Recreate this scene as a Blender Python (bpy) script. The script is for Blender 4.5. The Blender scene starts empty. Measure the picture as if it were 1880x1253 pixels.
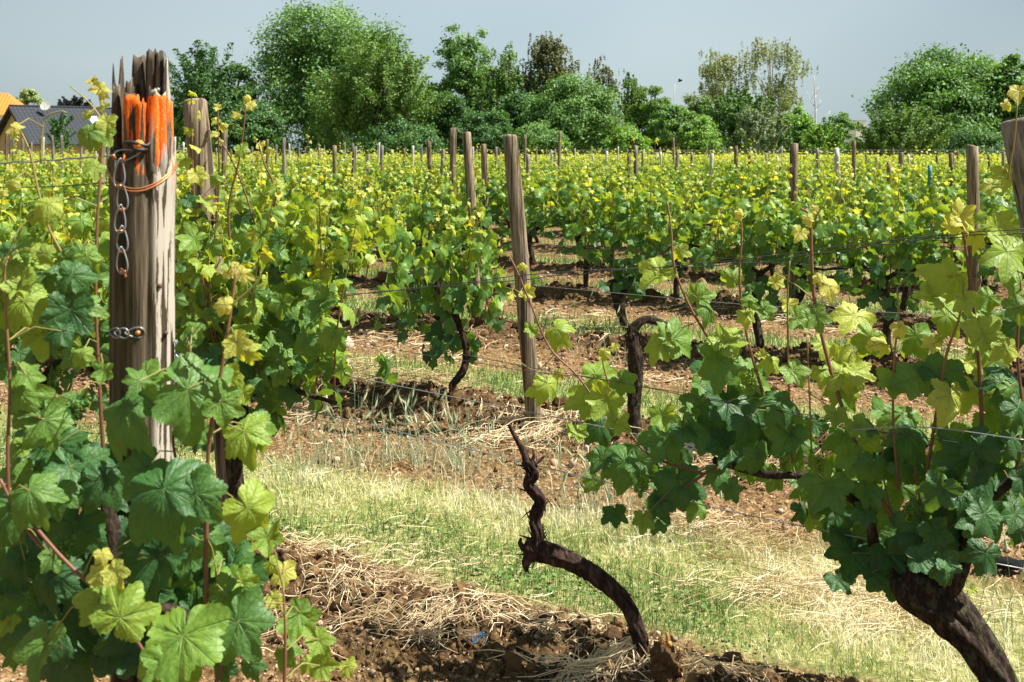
import bpy, math, random
import numpy as np
from mathutils import Vector, Matrix

# ---------------------------------------------------------------- camera
S = bpy.context.scene
C = S.collection
F, HX, HY, CH = 2000.0, 940.0, 275.0, 1.71      # focal length in photo pixels, centre, horizon, eye height
cam = bpy.data.cameras.new('camera'); co = bpy.data.objects.new('camera', cam); C.objects.link(co)
co.location = (0, 0, CH); co.rotation_euler = (math.pi/2, 0, 0)
cam.sensor_width = 36; cam.lens = 36*F/1880.0; cam.shift_y = -(626.5-HY)/1880.0
cam.clip_start = 0.05; cam.clip_end = 6000
cam.dof.use_dof = True; cam.dof.focus_distance = 4.6; cam.dof.aperture_fstop = 10.0
S.camera = co
# ---------------------------------------------------------------- world, sun, exposure
SUN_AZ, SUN_EL = math.radians(97), math.radians(57)
w = bpy.data.worlds.new('World'); S.world = w; w.use_nodes = True
nt = w.node_tree; nt.nodes.clear()
def N(t, **k):
    n = nt.nodes.new(t)
    for a, b in k.items(): setattr(n, a, b)
    return n
sky = N('ShaderNodeTexSky', sky_type='NISHITA'); sky.sun_disc = False
sky.sun_elevation = SUN_EL; sky.sun_rotation = SUN_AZ
b1 = N('ShaderNodeBackground'); b1.inputs[1].default_value = 0.05
nt.links.new(sky.outputs[0], b1.inputs[0])
tc = N('ShaderNodeTexCoord'); no = N('ShaderNodeTexNoise'); no.inputs['Scale'].default_value = 1.6; no.inputs['Detail'].default_value = 2
mp = N('ShaderNodeMapping'); mp.inputs['Scale'].default_value = (1, 1, 2.2); mp.inputs['Location'].default_value = (.3, .1, .2)
nt.links.new(tc.outputs['Generated'], mp.inputs[0]); nt.links.new(mp.outputs[0], no.inputs[0])
cr = N('ShaderNodeValToRGB'); cr.color_ramp.elements[0].position = .38; cr.color_ramp.elements[1].position = .62
cr.color_ramp.elements[0].color = (.185, .265, .315, 1); cr.color_ramp.elements[1].color = (.325, .385, .405, 1)
nt.links.new(no.outputs[0], cr.inputs[0])
b2 = N('ShaderNodeBackground'); b2.inputs[1].default_value = 0.81
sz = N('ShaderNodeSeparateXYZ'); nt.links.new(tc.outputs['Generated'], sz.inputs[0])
mr = N('ShaderNodeMapRange'); mr.inputs[1].default_value = .22; mr.inputs[2].default_value = .75; mr.inputs[3].default_value = 1; mr.inputs[4].default_value = .8  # added dimming of the unseen overhead cloud, cuts ambient fill to deepen shadows
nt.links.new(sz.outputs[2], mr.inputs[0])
vm = N('ShaderNodeVectorMath', operation='SCALE'); nt.links.new(cr.outputs[0], vm.inputs[0])
mx = N('ShaderNodeMath', operation='MULTIPLY'); nt.links.new(sz.outputs[0], mx.inputs[0]); nt.links.new(sz.outputs[0], mx.inputs[1])
my = N('ShaderNodeMath', operation='MULTIPLY_ADD'); nt.links.new(mx.outputs[0], my.inputs[0]); my.inputs[1].default_value = -1.15; my.inputs[2].default_value = 1.0
mz = N('ShaderNodeMath', operation='MAXIMUM'); nt.links.new(my.outputs[0], mz.inputs[0]); mz.inputs[1].default_value = .62
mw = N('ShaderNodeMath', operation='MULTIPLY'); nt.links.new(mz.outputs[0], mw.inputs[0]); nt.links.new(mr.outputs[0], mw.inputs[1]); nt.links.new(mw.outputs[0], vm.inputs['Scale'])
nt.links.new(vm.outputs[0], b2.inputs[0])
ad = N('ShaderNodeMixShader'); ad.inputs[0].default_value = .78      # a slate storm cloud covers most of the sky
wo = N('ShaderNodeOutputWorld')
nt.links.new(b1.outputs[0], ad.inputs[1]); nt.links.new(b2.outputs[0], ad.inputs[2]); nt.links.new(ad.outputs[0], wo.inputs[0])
sl = bpy.data.lights.new('sun', 'SUN'); sl.energy = 5.0; sl.angle = math.radians(.5); sl.color = (1, .945, .85)
so = bpy.data.objects.new('sun', sl); C.objects.link(so)
sdir = Vector((math.cos(SUN_EL)*math.sin(SUN_AZ), math.cos(SUN_EL)*math.cos(SUN_AZ), math.sin(SUN_EL)))
so.rotation_euler = sdir.to_track_quat('Z', 'Y').to_euler()
S.view_settings.view_transform = 'Standard'; S.view_settings.look = 'None'
S.view_settings.exposure = 1.25; S.view_settings.gamma = 1
S.render.engine = 'CYCLES'
S.cycles.max_bounces = 8; S.cycles.transparent_max_bounces = 4; S.cycles.use_denoising = True
S.cycles.transmission_bounces = 6; S.cycles.diffuse_bounces = 4

# ---------------------------------------------------------------- helpers
SL = 0.57                                        # the rows run away from the camera: y = c - SL * x
ROW0, ROWD = 0.65, 3.02
def rowc(k): return ROW0 + ROWD*k
nr_ = math.hypot(1, SL)
RD = np.array([1, -SL, 0])/nr_; RN = np.array([SL, 1, 0])/nr_
ROWROT = math.atan2(-SL, 1)
def P(px, py, d): return np.array([(px-HX)/F*d, d, CH-(py-HY)/F*d])
def rdep(px, c): return c/(1+SL*(px-HX)/F)       # depth at which the sight line meets a row
rng = np.random.default_rng(7)

def _h(ix, iy, seed):
    n = (ix.astype(np.int64)*374761393 + iy.astype(np.int64)*668265263 + seed*1442695041) & 0xffffffff
    n = ((n ^ (n >> 13))*1274126177) & 0xffffffff
    n = (n ^ (n >> 16)) & 0xffff
    return n/65535.0
def vn(x, y, seed=0):
    x = np.asarray(x, float); y = np.asarray(y, float)
    ix = np.floor(x); iy = np.floor(y); fx = x-ix; fy = y-iy
    fx = fx*fx*(3-2*fx); fy = fy*fy*(3-2*fy)
    a = _h(ix, iy, seed); b = _h(ix+1, iy, seed); c = _h(ix, iy+1, seed); d = _h(ix+1, iy+1, seed)
    return (a*(1-fx)+b*fx)*(1-fy)+(c*(1-fx)+d*fx)*fy
def fbm(x, y, seed=0, o=3):
    s = 0; a = .5; t = 0
    for i in range(o):
        s = s+a*vn(x, y, seed+i*17); t += a; a *= .5; x = x*2.03+3.1; y = y*2.03+1.7
    return s/t

def row_t(x, y):                                  # 0 on a vine row, 1 on the next
    q = (y+SL*x-ROW0)/ROWD
    return q
def zones(x, y):
    q = row_t(x, y) + (fbm(x*.9, y*.9, 5)-.5)*.10
    t = q-np.floor(q)
    near = np.minimum(t, 1-t)*ROWD/nr_            # perpendicular metres to the nearest row
    g = np.clip((t-.13)/.07, 0, 1)*np.clip((.56-t)/.09, 0, 1)
    g = g*np.clip((q-.5)*4, 0, 1)
    return q, t, near, g
def gh(x, y):
    x = np.asarray(x, float); y = np.asarray(y, float)
    q, t, near, g = zones(x, y)
    m = np.exp(-(near/.27)**2)*np.clip((q-.6)*4, 0, 1)
    far = np.clip((60-y)/20, 0, 1)
    h = m*(.06+.15*fbm(x*1.6, y*1.6, 11))*far*np.where(q < 1.5, .45, 1.)
    d = np.hypot(x, y)
    f1 = np.clip((22-d)/12, 0, 1)
    rough = (1-g*.75)
    h = h + (fbm(x*5, y*5, 21)-.5)*.05*rough*f1*(1+m*1.2)
    n = fbm(x*17, y*17, 31, 3); f2 = np.clip((13-d)/7, 0, 1)
    h = h + (np.abs(n-.5)*2)**.7*.035*rough*f2*(1+m)
    return h
def GP(px, py):                                    # where a sight line meets the ground
    z = .04
    for i in range(6):
        d = (CH-z)*F/(py-HY); p = P(px, py, d); z = float(gh(p[0], p[1]))
    return np.array([p[0], p[1], z])

class MB:
    def __init__(s): s.v = []; s.t = []; s.u = []; s.f = {}; s.n = 0
    def add(s, v, faces, tint=0.5, luv=None, mat=0):
        v = np.asarray(v, float).reshape(-1, 3); k = len(v)
        s.v.append(v); s.t.append(np.broadcast_to(np.asarray(tint, float), (k,)).copy())
        s.u.append(np.zeros((k, 3)) if luv is None else luv)
        for f in faces:
            f = np.asarray(f, dtype=np.int64)
            if len(f): s.f.setdefault(f.shape[1], []).append((f+s.n, mat))
        s.n += k
    def mesh(s, name, mats, smooth=False):
        me = bpy.data.meshes.new(name)
        v = np.concatenate(s.v) if s.v else np.zeros((0, 3))
        me.vertices.add(len(v)); me.vertices.foreach_set('co', v.astype(np.float32).ravel())
        li = []; ls = []; mi = []; st = 0
        for k, lst in s.f.items():
            for f, m in lst:
                li.append(f.ravel()); n = len(f)
                ls.append(st+np.arange(n)*k); st += n*k; mi.append(np.full(n, m))
        li = np.concatenate(li); ls = np.concatenate(ls); mi = np.concatenate(mi)
        me.loops.add(len(li)); me.loops.foreach_set('vertex_index', li.astype(np.int32))
        me.polygons.add(len(ls)); me.polygons.foreach_set('loop_start', ls.astype(np.int32))
        me.polygons.foreach_set('material_index', mi.astype(np.int32))
        me.polygons.foreach_set('use_smooth', np.full(len(ls), smooth))
        a = me.attributes.new('tint', 'FLOAT', 'POINT'); a.data.foreach_set('value', np.concatenate(s.t).astype(np.float32))
        u = np.concatenate(s.u)
        if np.abs(u).sum() > 0:
            a = me.attributes.new('luv', 'FLOAT_VECTOR', 'POINT'); a.data.foreach_set('vector', u.astype(np.float32).ravel())
        me.update(calc_edges=True)
        for m in (mats if isinstance(mats, (list, tuple)) else [mats]): me.materials.append(m)
        return me
    def build(s, name, mats, parent=None, smooth=False, loc=None):
        if loc is not None: s.v = [v-np.asarray(loc) for v in s.v]
        o = bpy.data.objects.new(name, s.mesh(name, mats, smooth)); C.objects.link(o)
        if loc is not None: o.location = loc
        if parent: o.parent = parent
        return o
def tag(o, label=None, cat=None, group=None, kind=None):
    if label: o['label'] = label
    if cat: o['category'] = cat
    if group: o['group'] = group
    if kind: o['kind'] = kind
    return o
def empty(name, loc, rz=0):
    o = bpy.data.objects.new(name, None); C.objects.link(o); o.location = loc; o.rotation_euler = (0, 0, rz)
    o.empty_display_size = .1
    return o
def under(o, root):                                # parent a mesh built in world coordinates
    o.parent = root; o.matrix_parent_inverse = Matrix.Translation(root.location).inverted()
    return o

def spline(pts, n):
    pts = np.asarray(pts, float)
    if len(pts) < 3:
        t = np.linspace(0, 1, n)[:, None]; return pts[0]*(1-t)+pts[-1]*t
    q = np.vstack([2*pts[0]-pts[1], pts, 2*pts[-1]-pts[-2]]); m = len(pts)-1; out = []
    for t in np.linspace(0, m-1e-9, n):
        i = int(t); f = t-i; a, b, c, d = q[i], q[i+1], q[i+2], q[i+3]
        out.append(.5*((2*b)+(-a+c)*f+(2*a-5*b+4*c-d)*f*f+(-a+3*b-3*c+d)*f**3))
    return np.array(out)
def tube(mb, pts, rad, sides=6, tint=.5, cap=True, rough=0, seed=0, mat=0, closed=False, ridge=0):
    pts = np.asarray(pts, float); n = len(pts); rad = np.broadcast_to(np.asarray(rad, float), (n,))
    tg = np.gradient(pts, axis=0)
    if closed: tg = np.roll(pts, -1, 0)-np.roll(pts, 1, 0)
    tg /= np.linalg.norm(tg, axis=1)[:, None]+1e-12
    ref = np.array([0, 0, 1.]) if abs(tg[0][2]) < .9 else np.array([1., 0, 0])
    u = np.cross(ref, tg[0]); u /= np.linalg.norm(u); U = [u]
    for i in range(1, n):
        u = U[-1]-tg[i]*np.dot(U[-1], tg[i]); u /= np.linalg.norm(u)+1e-12; U.append(u)
    U = np.array(U); W = np.cross(tg, U)
    a = np.arange(sides)/sides*2*np.pi
    r = rad[:, None]*np.ones(sides)
    if rough:
        L = np.concatenate([[0], np.cumsum(np.linalg.norm(np.diff(pts, axis=0), axis=1))])
        R0 = rad.mean()
        tw = L[:, None]/(R0*9)
        r = r*(1+rough*(2*fbm(np.cos(a+tw)*2.2+7+0*L[:, None], np.sin(a+tw)*2.2+L[:, None]/(R0*5), seed, 3)-1)*1.6)
    if ridge:
        tw2 = L[:, None]/(R0*14)
        r = r*(1+ridge*(2*fbm(np.cos(a+tw2)*5+17+0*L[:, None], np.sin(a+tw2)*5+L[:, None]/(R0*16), seed+50, 3)-1)*1.6+ridge*.8*(vn(np.cos(a)*2+9+0*L[:, None], np.sin(a)*2+L[:, None]/(R0*1.3), seed+70)-.5))
    v = pts[:, None, :]+U[:, None, :]*(np.cos(a)*r)[..., None]+W[:, None, :]*(np.sin(a)*r)[..., None]
    v = v.reshape(-1, 3); i = np.arange(n if closed else n-1)[:, None]*sides; j = np.arange(sides)[None, :]
    k = (j+1) % sides; i2 = ((np.arange(n if closed else n-1)[:, None]+1) % n)*sides
    q = np.stack([i+j, i+k, i2+k, i2+j], -1).reshape(-1, 4)
    fs = [q]
    tint = np.asarray(tint, float)
    if tint.ndim: tint = np.concatenate([np.repeat(np.interp(np.linspace(0, 1, n), np.linspace(0, 1, len(tint)), tint), sides), [tint[0], tint[-1]] if cap and not closed else []])
    if cap and not closed:
        v = np.vstack([v, pts[0]-tg[0]*rad[0]*.3, pts[-1]+tg[-1]*rad[-1]*.3]); c0 = n*sides; j = np.arange(sides); k = (j+1) % sides
        fs.append(np.stack([np.full(sides, c0), k, j], -1)); fs.append(np.stack([np.full(sides, c0+1), (n-1)*sides+j, (n-1)*sides+k], -1))
    mb.add(v, fs, tint, None, mat)
def box(mb, x0, x1, y0, y1, z0, z1, tint=.5, mat=0):
    v = [(x, y, z) for z in (z0, z1) for y in (y0, y1) for x in (x0, x1)]
    mb.add(v, [[(0, 2, 3, 1), (4, 5, 7, 6), (0, 1, 5, 4), (2, 6, 7, 3), (0, 4, 6, 2), (1, 3, 7, 5)]], tint, None, mat)

# ---------------------------------------------------------------- materials
def newmat(name):
    m = bpy.data.materials.new(name); m.use_nodes = True; t = m.node_tree; t.nodes.clear(); return m, t
class NB:
    def __init__(s, t): s.t = t
    def n(s, ty, ins=None, **k):
        x = s.t.nodes.new(ty)
        for a, b in k.items(): setattr(x, a, b)
        for i, v in (ins or {}).items():
            if isinstance(v, bpy.types.NodeSocket): s.t.links.new(v, x.inputs[i])
            else: x.inputs[i].default_value = v
        return x
    def m(s, op, a, b=0., c=0., clamp=False):
        x = s.t.nodes.new('ShaderNodeMath'); x.operation = op; x.use_clamp = clamp
        for i, v in enumerate((a, b, c)):
            if isinstance(v, bpy.types.NodeSocket): s.t.links.new(v, x.inputs[i])
            else: x.inputs[i].default_value = v
        return x.outputs[0]
    def ramp(s, f, els):
        x = s.t.nodes.new('ShaderNodeValToRGB'); e = x.color_ramp.elements
        while len(e) < len(els): e.new(.5)
        for q, (p, c) in zip(e, els): q.position = p; q.color = (*c, 1) if len(c) == 3 else c
        s.t.links.new(f, x.inputs[0]); return x.outputs[0]
    def mix(s, f, a, b, bl='MIX'):
        x = s.t.nodes.new('ShaderNodeMix'); x.data_type = 'RGBA'; x.blend_type = bl
        for i, v in ((0, f), (6, a), (7, b)):
            if isinstance(v, bpy.types.NodeSocket): s.t.links.new(v, x.inputs[i])
            else: x.inputs[i].default_value = v if i == 0 else (*v, 1)
        return x.outputs[2]
    def noise(s, vec, scale, detail=2, rough=.5):
        x = s.n('ShaderNodeTexNoise', {'Scale': scale, 'Detail': detail, 'Roughness': rough})
        if vec is not None: s.t.links.new(vec, x.inputs['Vector'])
        return x.outputs[0]
    def out(s, sh): o = s.n('ShaderNodeOutputMaterial'); s.t.links.new(sh, o.inputs[0])
def pr(nb, col, rough=.7, spec=.3, normal=None, **k):
    ins = {'Base Color': col if isinstance(col, bpy.types.NodeSocket) else (*col, 1), 'Roughness': rough, 'Specular IOR Level': spec}
    ins.update(k)
    if normal is not None: ins['Normal'] = normal
    return nb.n('ShaderNodeBsdfPrincipled', ins).outputs[0]
def simple(name, col, rough=.7, spec=.3, var=.25, scale=6, metal=0, bump=0):
    m, t = newmat(name); nb = NB(t); tc = nb.n('ShaderNodeTexCoord').outputs['Object']
    f = nb.noise(tc, scale, 4, .6)
    c = nb.mix(f, tuple(x*(1-var) for x in col), tuple(min(1, x*(1+var)) for x in col))
    nrm = nb.n('ShaderNodeBump', {'Strength': bump, 'Distance': .02, 'Height': f}).outputs[0] if bump else None
    nb.out(pr(nb, c, rough, spec, nrm, Metallic=metal)); return m

LEAFRAMP = [(0, (.018, .076, .028)), (.3, (.062, .180, .044)), (.55, (.165, .315, .042)), (.8, (.35, .46, .060)), (1, (.56, .56, .12))]
def leafmat(name, veins):
    m, t = newmat(name); nb = NB(t)
    ti = nb.n('ShaderNodeAttribute', attribute_name='tint').outputs['Fac']
    g = nb.n('ShaderNodeNewGeometry')
    nz = nb.noise(g.outputs['Position'], 60 if veins else 30, 3)
    ti2 = nb.m('ADD', ti, nb.m('MULTIPLY', nb.m('SUBTRACT', nz, .5), .22))
    nrm = None
    if veins:
        luv = nb.n('ShaderNodeAttribute', attribute_name='luv').outputs['Vector']
        sp = nb.n('ShaderNodeSeparateXYZ', {0: luv}); X, Y = sp.outputs[0], sp.outputs[1]
        best = None; bu = None
        for a in (0, 52, -52, 108, -108):
            cx, cy = math.sin(math.radians(a)), math.cos(math.radians(a))
            u = nb.m('ADD', nb.m('MULTIPLY', X, cx), nb.m('MULTIPLY', Y, cy))
            v = nb.m('ABSOLUTE', nb.m('SUBTRACT', nb.m('MULTIPLY', X, cy), nb.m('MULTIPLY', Y, cx)))
            pen = nb.m('MULTIPLY', nb.m('LESS_THAN', u, 0), 5)
            v = nb.m('ADD', v, pen)
            if best is None: best, bu = v, u
            else:
                lt = nb.m('LESS_THAN', v, best)
                bu = nb.m('ADD', nb.m('MULTIPLY', lt, u), nb.m('MULTIPLY', nb.m('SUBTRACT', 1, lt), bu))
                best = nb.m('MINIMUM', best, v)
        main = nb.m('SUBTRACT', 1, nb.m('DIVIDE', best, .018), clamp=True)
        ch = nb.m('FRACT', nb.m('MULTIPLY', nb.m('SUBTRACT', bu, nb.m('MULTIPLY', best, .9)), 6.5))
        sec = nb.m('SUBTRACT', 1, nb.m('MULTIPLY', nb.m('ABSOLUTE', nb.m('SUBTRACT', ch, .5)), 14), clamp=True)
        vein = nb.m('MAXIMUM', main, nb.m('MULTIPLY', sec, .6))
        vo = nb.n('ShaderNodeTexVoronoi', {'Vector': luv, 'Scale': 9.}).outputs['Distance']
        vo = nb.m('ADD', nb.m('MULTIPLY', vo, .5), nb.m('MULTIPLY', nb.noise(luv, 11, 4, .6), .9))
        hgt = nb.m('SUBTRACT', nb.m('SUBTRACT', 1, vo), nb.m('MULTIPLY', vein, .7))
        nrm = nb.n('ShaderNodeBump', {'Strength': .75, 'Distance': .0022, 'Height': hgt}).outputs[0]
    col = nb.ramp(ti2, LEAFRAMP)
    if veins:
        v2 = nb.n('ShaderNodeTexVoronoi', {'Vector': luv, 'Scale': 42.})
        sp_ = nb.m('MULTIPLY', nb.m('LESS_THAN', v2.outputs['Distance'], .16), nb.m('GREATER_THAN', nb.noise(g.outputs['Position'], 14, 2), .5))
        col = nb.mix(nb.m('MULTIPLY', sp_, .45), col, (.42, .50, .36))
        br = nb.m('MULTIPLY', nb.m('GREATER_THAN', nb.noise(g.outputs['Position'], 34, 3, .6), .70), .7)
        col = nb.mix(br, col, (.20, .12, .04))
    if veins: col = nb.mix(nb.m('MULTIPLY', vein, .26), col, (.26, .36, .13))
    back = nb.mix(.35, col, (.20, .30, .14))
    colf = nb.mix(g.outputs['Backfacing'], col, back)
    trc = nb.mix(1.0, col, (1.75, 1.45, .35), 'MULTIPLY')
    trc = nb.mix(.45, trc, nb.mix(ti2, (.04, .16, .01), (.72, .66, .04)))
    rg = nb.m('ADD', nb.m('MULTIPLY', nz, .25), .33)
    p = pr(nb, colf, rg, .5, nrm)
    tr = nb.n('ShaderNodeBsdfTranslucent', {'Color': trc}).outputs[0]
    nb.out(nb.n('ShaderNodeMixShader', {0: .46, 1: p, 2: tr}).outputs[0]); return m
M_leaf0 = leafmat('vine_leaf_veined', True); M_leaf = leafmat('vine_leaf', False)

def treeleaf(name, c0, c1, tr=.3):
    m, t = newmat(name); nb = NB(t)
    ti = nb.n('ShaderNodeAttribute', attribute_name='tint').outputs['Fac']
    col = nb.mix(ti, c0, c1); p = pr(nb, col, .5, .35)
    q = nb.n('ShaderNodeBsdfTranslucent', {'Color': nb.mix(1., col, (1.5, 1.4, .5), 'MULTIPLY')}).outputs[0]
    nb.out(nb.n('ShaderNodeMixShader', {0: tr, 1: p, 2: q}).outputs[0]); return m
def ramped(name, els, rough=.8, spec=.15, tr=0, nscale=0):
    m, t = newmat(name); nb = NB(t)
    ti = nb.n('ShaderNodeAttribute', attribute_name='tint').outputs['Fac']
    if nscale:
        ti = nb.m('ADD', ti, nb.m('MULTIPLY', nb.m('SUBTRACT', nb.noise(nb.n('ShaderNodeNewGeometry').outputs['Position'], nscale, 3), .5), .5))
    col = nb.ramp(ti, els); p = pr(nb, col, rough, spec)
    if tr:
        q = nb.n('ShaderNodeBsdfTranslucent', {'Color': col}).outputs[0]; p = nb.n('ShaderNodeMixShader', {0: tr, 1: p, 2: q}).outputs[0]
    nb.out(p); return m
M_shoot = ramped('shoot_bark', [(0, (.20, .26, .06)), (.4, (.26, .19, .06)), (.7, (.17, .075, .04)), (1, (.10, .05, .032))], .5, .4)
M_yshoot = M_shoot
def barkmat(name, c0, c1, sc, bump=.8, lich=None):
    m, t = newmat(name); nb = NB(t); tc = nb.n('ShaderNodeTexCoord').outputs['Object']
    mp = nb.n('ShaderNodeMapping', {0: tc, 'Scale': (sc, sc, sc*.28)}).outputs[0]
    f = nb.noise(mp, 1.0, 6, .65); f2 = nb.noise(tc, sc*.5, 3)
    col = nb.ramp(f, [(.32, tuple(x*.35 for x in c0)), (.5, c0), (.68, c1)])
    if lich: col = nb.mix(nb.m('MULTIPLY', nb.m('GREATER_THAN', f2, .6), .55), col, lich)
    nrm = nb.n('ShaderNodeBump', {'Strength': bump, 'Distance': .012, 'Height': f}).outputs[0]
    nb.out(pr(nb, col, .85, .15, nrm)); return m
M_bark = barkmat('vine_bark', (.030, .021, .015), (.095, .068, .048), 70, 1.0, (.075, .08, .04))
M_bark2 = barkmat('stripped_vine_bark', (.035, .021, .017), (.12, .066, .048), 60, 1.0)
M_tbark = barkmat('tree_bark', (.07, .055, .04), (.16, .13, .10), 3)
M_birch = simple('birch_bark', (.62, .60, .55), .7, .2, .35, 2)

def woodmat(name, base, light, dark, paint=False):
    m, t = newmat(name); nb = NB(t); tc = nb.n('ShaderNodeTexCoord').outputs['Object']
    oi = nb.n('ShaderNodeObjectInfo').outputs['Random']
    mp = nb.n('ShaderNodeMapping', {0: tc, 'Scale': (1, 1, .06)}).outputs[0]
    mp2 = nb.n('ShaderNodeMapping', {0: tc, 'Scale': (1, 1, .02)}).outputs[0]
    f = nb.noise(mp, 90, 5, .6); g2 = nb.noise(mp2, 38, 3, .5); big = nb.noise(tc, 5, 3)
    if not paint:
        f = nb.m('ADD', f, nb.m('MULTIPLY', nb.m('SUBTRACT', oi, .5), .12))
    col = nb.ramp(f, [(.3, dark), (.47, base), (.7, light)])
    crack = nb.m('MULTIPLY', nb.m('SUBTRACT', .44, g2), 16, clamp=True)
    col = nb.mix(nb.m('MULTIPLY', crack, .8), col, tuple(x*.3 for x in dark))
    col = nb.mix(nb.m('MULTIPLY', nb.m('SUBTRACT', big, .5, clamp=True), 1.2), col, (.30, .26, .20))
    h = nb.m('SUBTRACT', f, nb.m('MULTIPLY', crack, .8))
    rough = .85
    if paint:
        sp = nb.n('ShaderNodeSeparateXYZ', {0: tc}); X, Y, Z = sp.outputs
        # paler outer strip on one side, bare splits
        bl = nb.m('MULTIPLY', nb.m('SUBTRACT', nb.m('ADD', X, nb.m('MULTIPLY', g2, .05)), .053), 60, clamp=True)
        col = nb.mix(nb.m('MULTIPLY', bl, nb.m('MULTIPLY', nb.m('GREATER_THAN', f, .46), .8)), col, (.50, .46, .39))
        dr = nb.noise(nb.n('ShaderNodeMapping', {0: tc, 'Scale': (1, 1, .03)}).outputs[0], 75, 2)
        low = nb.m('GREATER_THAN', Z, nb.m('SUBTRACT', 1.775, nb.m('MULTIPLY', nb.m('SUBTRACT', dr, .38, clamp=True), .48)))
        top = nb.m('LESS_THAN', Z, nb.m('ADD', 1.800, nb.m('MULTIPLY', dr, .02)))
        fr = nb.m('MULTIPLY', nb.m('LESS_THAN', Y, .0), nb.m('GREATER_THAN', X, -.030))
        pm = nb.m('MULTIPLY', nb.m('MULTIPLY', low, top), fr)
        sx = nb.m('LESS_THAN', nb.m('ABSOLUTE', nb.m('ADD', X, nb.m('ADD', .001, nb.m('MULTIPLY', nb.m('SUBTRACT', nb.noise(tc, 22), .5), .012)))), .0028)
        sz = nb.m('MULTIPLY', nb.m('GREATER_THAN', Z, 1.542), nb.m('LESS_THAN', Z, 1.66))
        pm = nb.m('MAXIMUM', pm, nb.m('MULTIPLY', nb.m('MULTIPLY', sx, sz), fr))
        pm = nb.m('MULTIPLY', pm, nb.m('GREATER_THAN', nb.m('ADD', f, nb.m('MULTIPLY', nb.m('SUBTRACT', Z, 1.785, clamp=False), 1.3)), .40))
        pm = nb.m('MULTIPLY', pm, nb.m('SUBTRACT', 1, nb.m('MULTIPLY', nb.m('GREATER_THAN', nb.noise(tc, 190, 3, .7), .58), .45)))
        col = nb.mix(pm, col, nb.mix(f, (.70, .075, .004), (.95, .20, .008)))
    nrm = nb.n('ShaderNodeBump', {'Strength': .8, 'Distance': .006, 'Height': h}).outputs[0]
    nb.out(pr(nb, col, rough, .2, nrm)); return m
M_post = woodmat('weathered_post_wood', (.175, .132, .085), (.33, .26, .175), (.055, .04, .025))
M_gpost = woodmat('grey_post_wood', (.20, .175, .145), (.36, .33, .28), (.07, .06, .05))
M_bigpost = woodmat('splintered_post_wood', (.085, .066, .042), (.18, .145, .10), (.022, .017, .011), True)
M_steel = simple('galvanised_steel', (.27, .29, .30), .4, .5, .2, 40, .6)
M_wire = simple('trellis_steel', (.045, .045, .045), .6, .3, .3, 20, .0)
M_copper = simple('rusty_copper_wire', (.50, .20, .08), .4, .5, .3, 60, .6)
M_concrete = simple('concrete_stake', (.42, .42, .40), .9, .2, .2, 12)
M_teal = simple('teal_stake', (.05, .22, .24), .6, .3, .2, 12)
M_straw = ramped('straw', [(0, (.22, .14, .07)), (.4, (.50, .36, .19)), (1, (.88, .76, .52))], .6, .3, .15)
M_soil = None
# ---------------------------------------------------------------- the ground
def soilmat():
    m, t = newmat('tilled_soil'); nb = NB(t); g = nb.n('ShaderNodeNewGeometry').outputs['Position']
    ga = nb.n('ShaderNodeAttribute', attribute_name='tint').outputs['Fac']
    ma = nb.n('ShaderNodeAttribute', attribute_name='luv').outputs['Vector']
    ms = nb.n('ShaderNodeSeparateXYZ', {0: ma}).outputs[0]
    f = nb.noise(g, 38, 6, .7); f2 = nb.noise(g, 3.5, 3); vo = nb.n('ShaderNodeTexVoronoi', {'Vector': g, 'Scale': 55.})
    soil = nb.ramp(f, [(.33, (.048, .029, .013)), (.5, (.155, .090, .038)), (.64, (.40, .265, .135))])
    moist = nb.ramp(f, [(.30, (.034, .020, .010)), (.5, (.092, .054, .025)), (.7, (.20, .125, .062))])
    soil = nb.mix(ms, soil, moist)
    st = nb.m('MULTIPLY', nb.m('LESS_THAN', vo.outputs['Distance'], .28), nb.m('GREATER_THAN', nb.noise(g, 24, 1), .55))
    soil = nb.mix(nb.m('MULTIPLY', st, .7), soil, nb.mix(nb.n('ShaderNodeSeparateColor', {0: vo.outputs['Color']}).outputs[0], (.26, .16, .10), (.52, .40, .28)))
    gr = nb.ramp(nb.noise(g, 22, 5, .7), [(.32, (.06, .095, .025)), (.48, (.22, .25, .08)), (.62, (.46, .43, .21))])
    gm = nb.m('ADD', ga, nb.m('MULTIPLY', nb.m('SUBTRACT', f2, .5), .5), clamp=True)
    col = nb.mix(nb.m('MULTIPLY', gm, .9), soil, gr)
    nrm = nb.n('ShaderNodeBump', {'Strength': .9, 'Distance': .02, 'Height': nb.m('ADD', f, nb.m('MULTIPLY', st, .3))}).outputs[0]
    nb.out(pr(nb, col, .95, .1, nrm)); return m
M_soil = soilmat()
ys = [-60, -30, -15, -7, -3, -1, 0, .8, 1.5, 2.0, 2.4]
y = 2.4
while y < 24: y *= 1.0062; ys.append(y)
while y < 120: y *= 1.015; ys.append(y)
while y < 5000: y *= 1.12; ys.append(y)
ys = np.array(ys)
us = np.concatenate([[-14, -6, -3, -1.8, -1.2, -.9, -.75], np.linspace(-.62, .62, 520), [.75, .9, 1.2, 1.8, 3, 6, 14]])
U, Y = np.meshgrid(us, ys); wy = np.where(Y >= 0, Y+.4, .4-Y); X = U*wy
H = gh(X, Y); q, t, near, g = zones(X, Y)
g = np.where(Y > 60, .8, g)
md = np.exp(-(near/.38)**2)*np.clip((q-.6)*4, 0, 1)*np.clip((50-Y)/20, 0, 1)
nu, ny = len(us), len(ys)
i = (np.arange(ny-1)[:, None]*nu+np.arange(nu-1)[None, :]).ravel()
mb = MB(); lu = np.zeros((nu*ny, 3)); lu[:, 0] = np.clip(md.ravel()*1.1, 0, 1)
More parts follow.
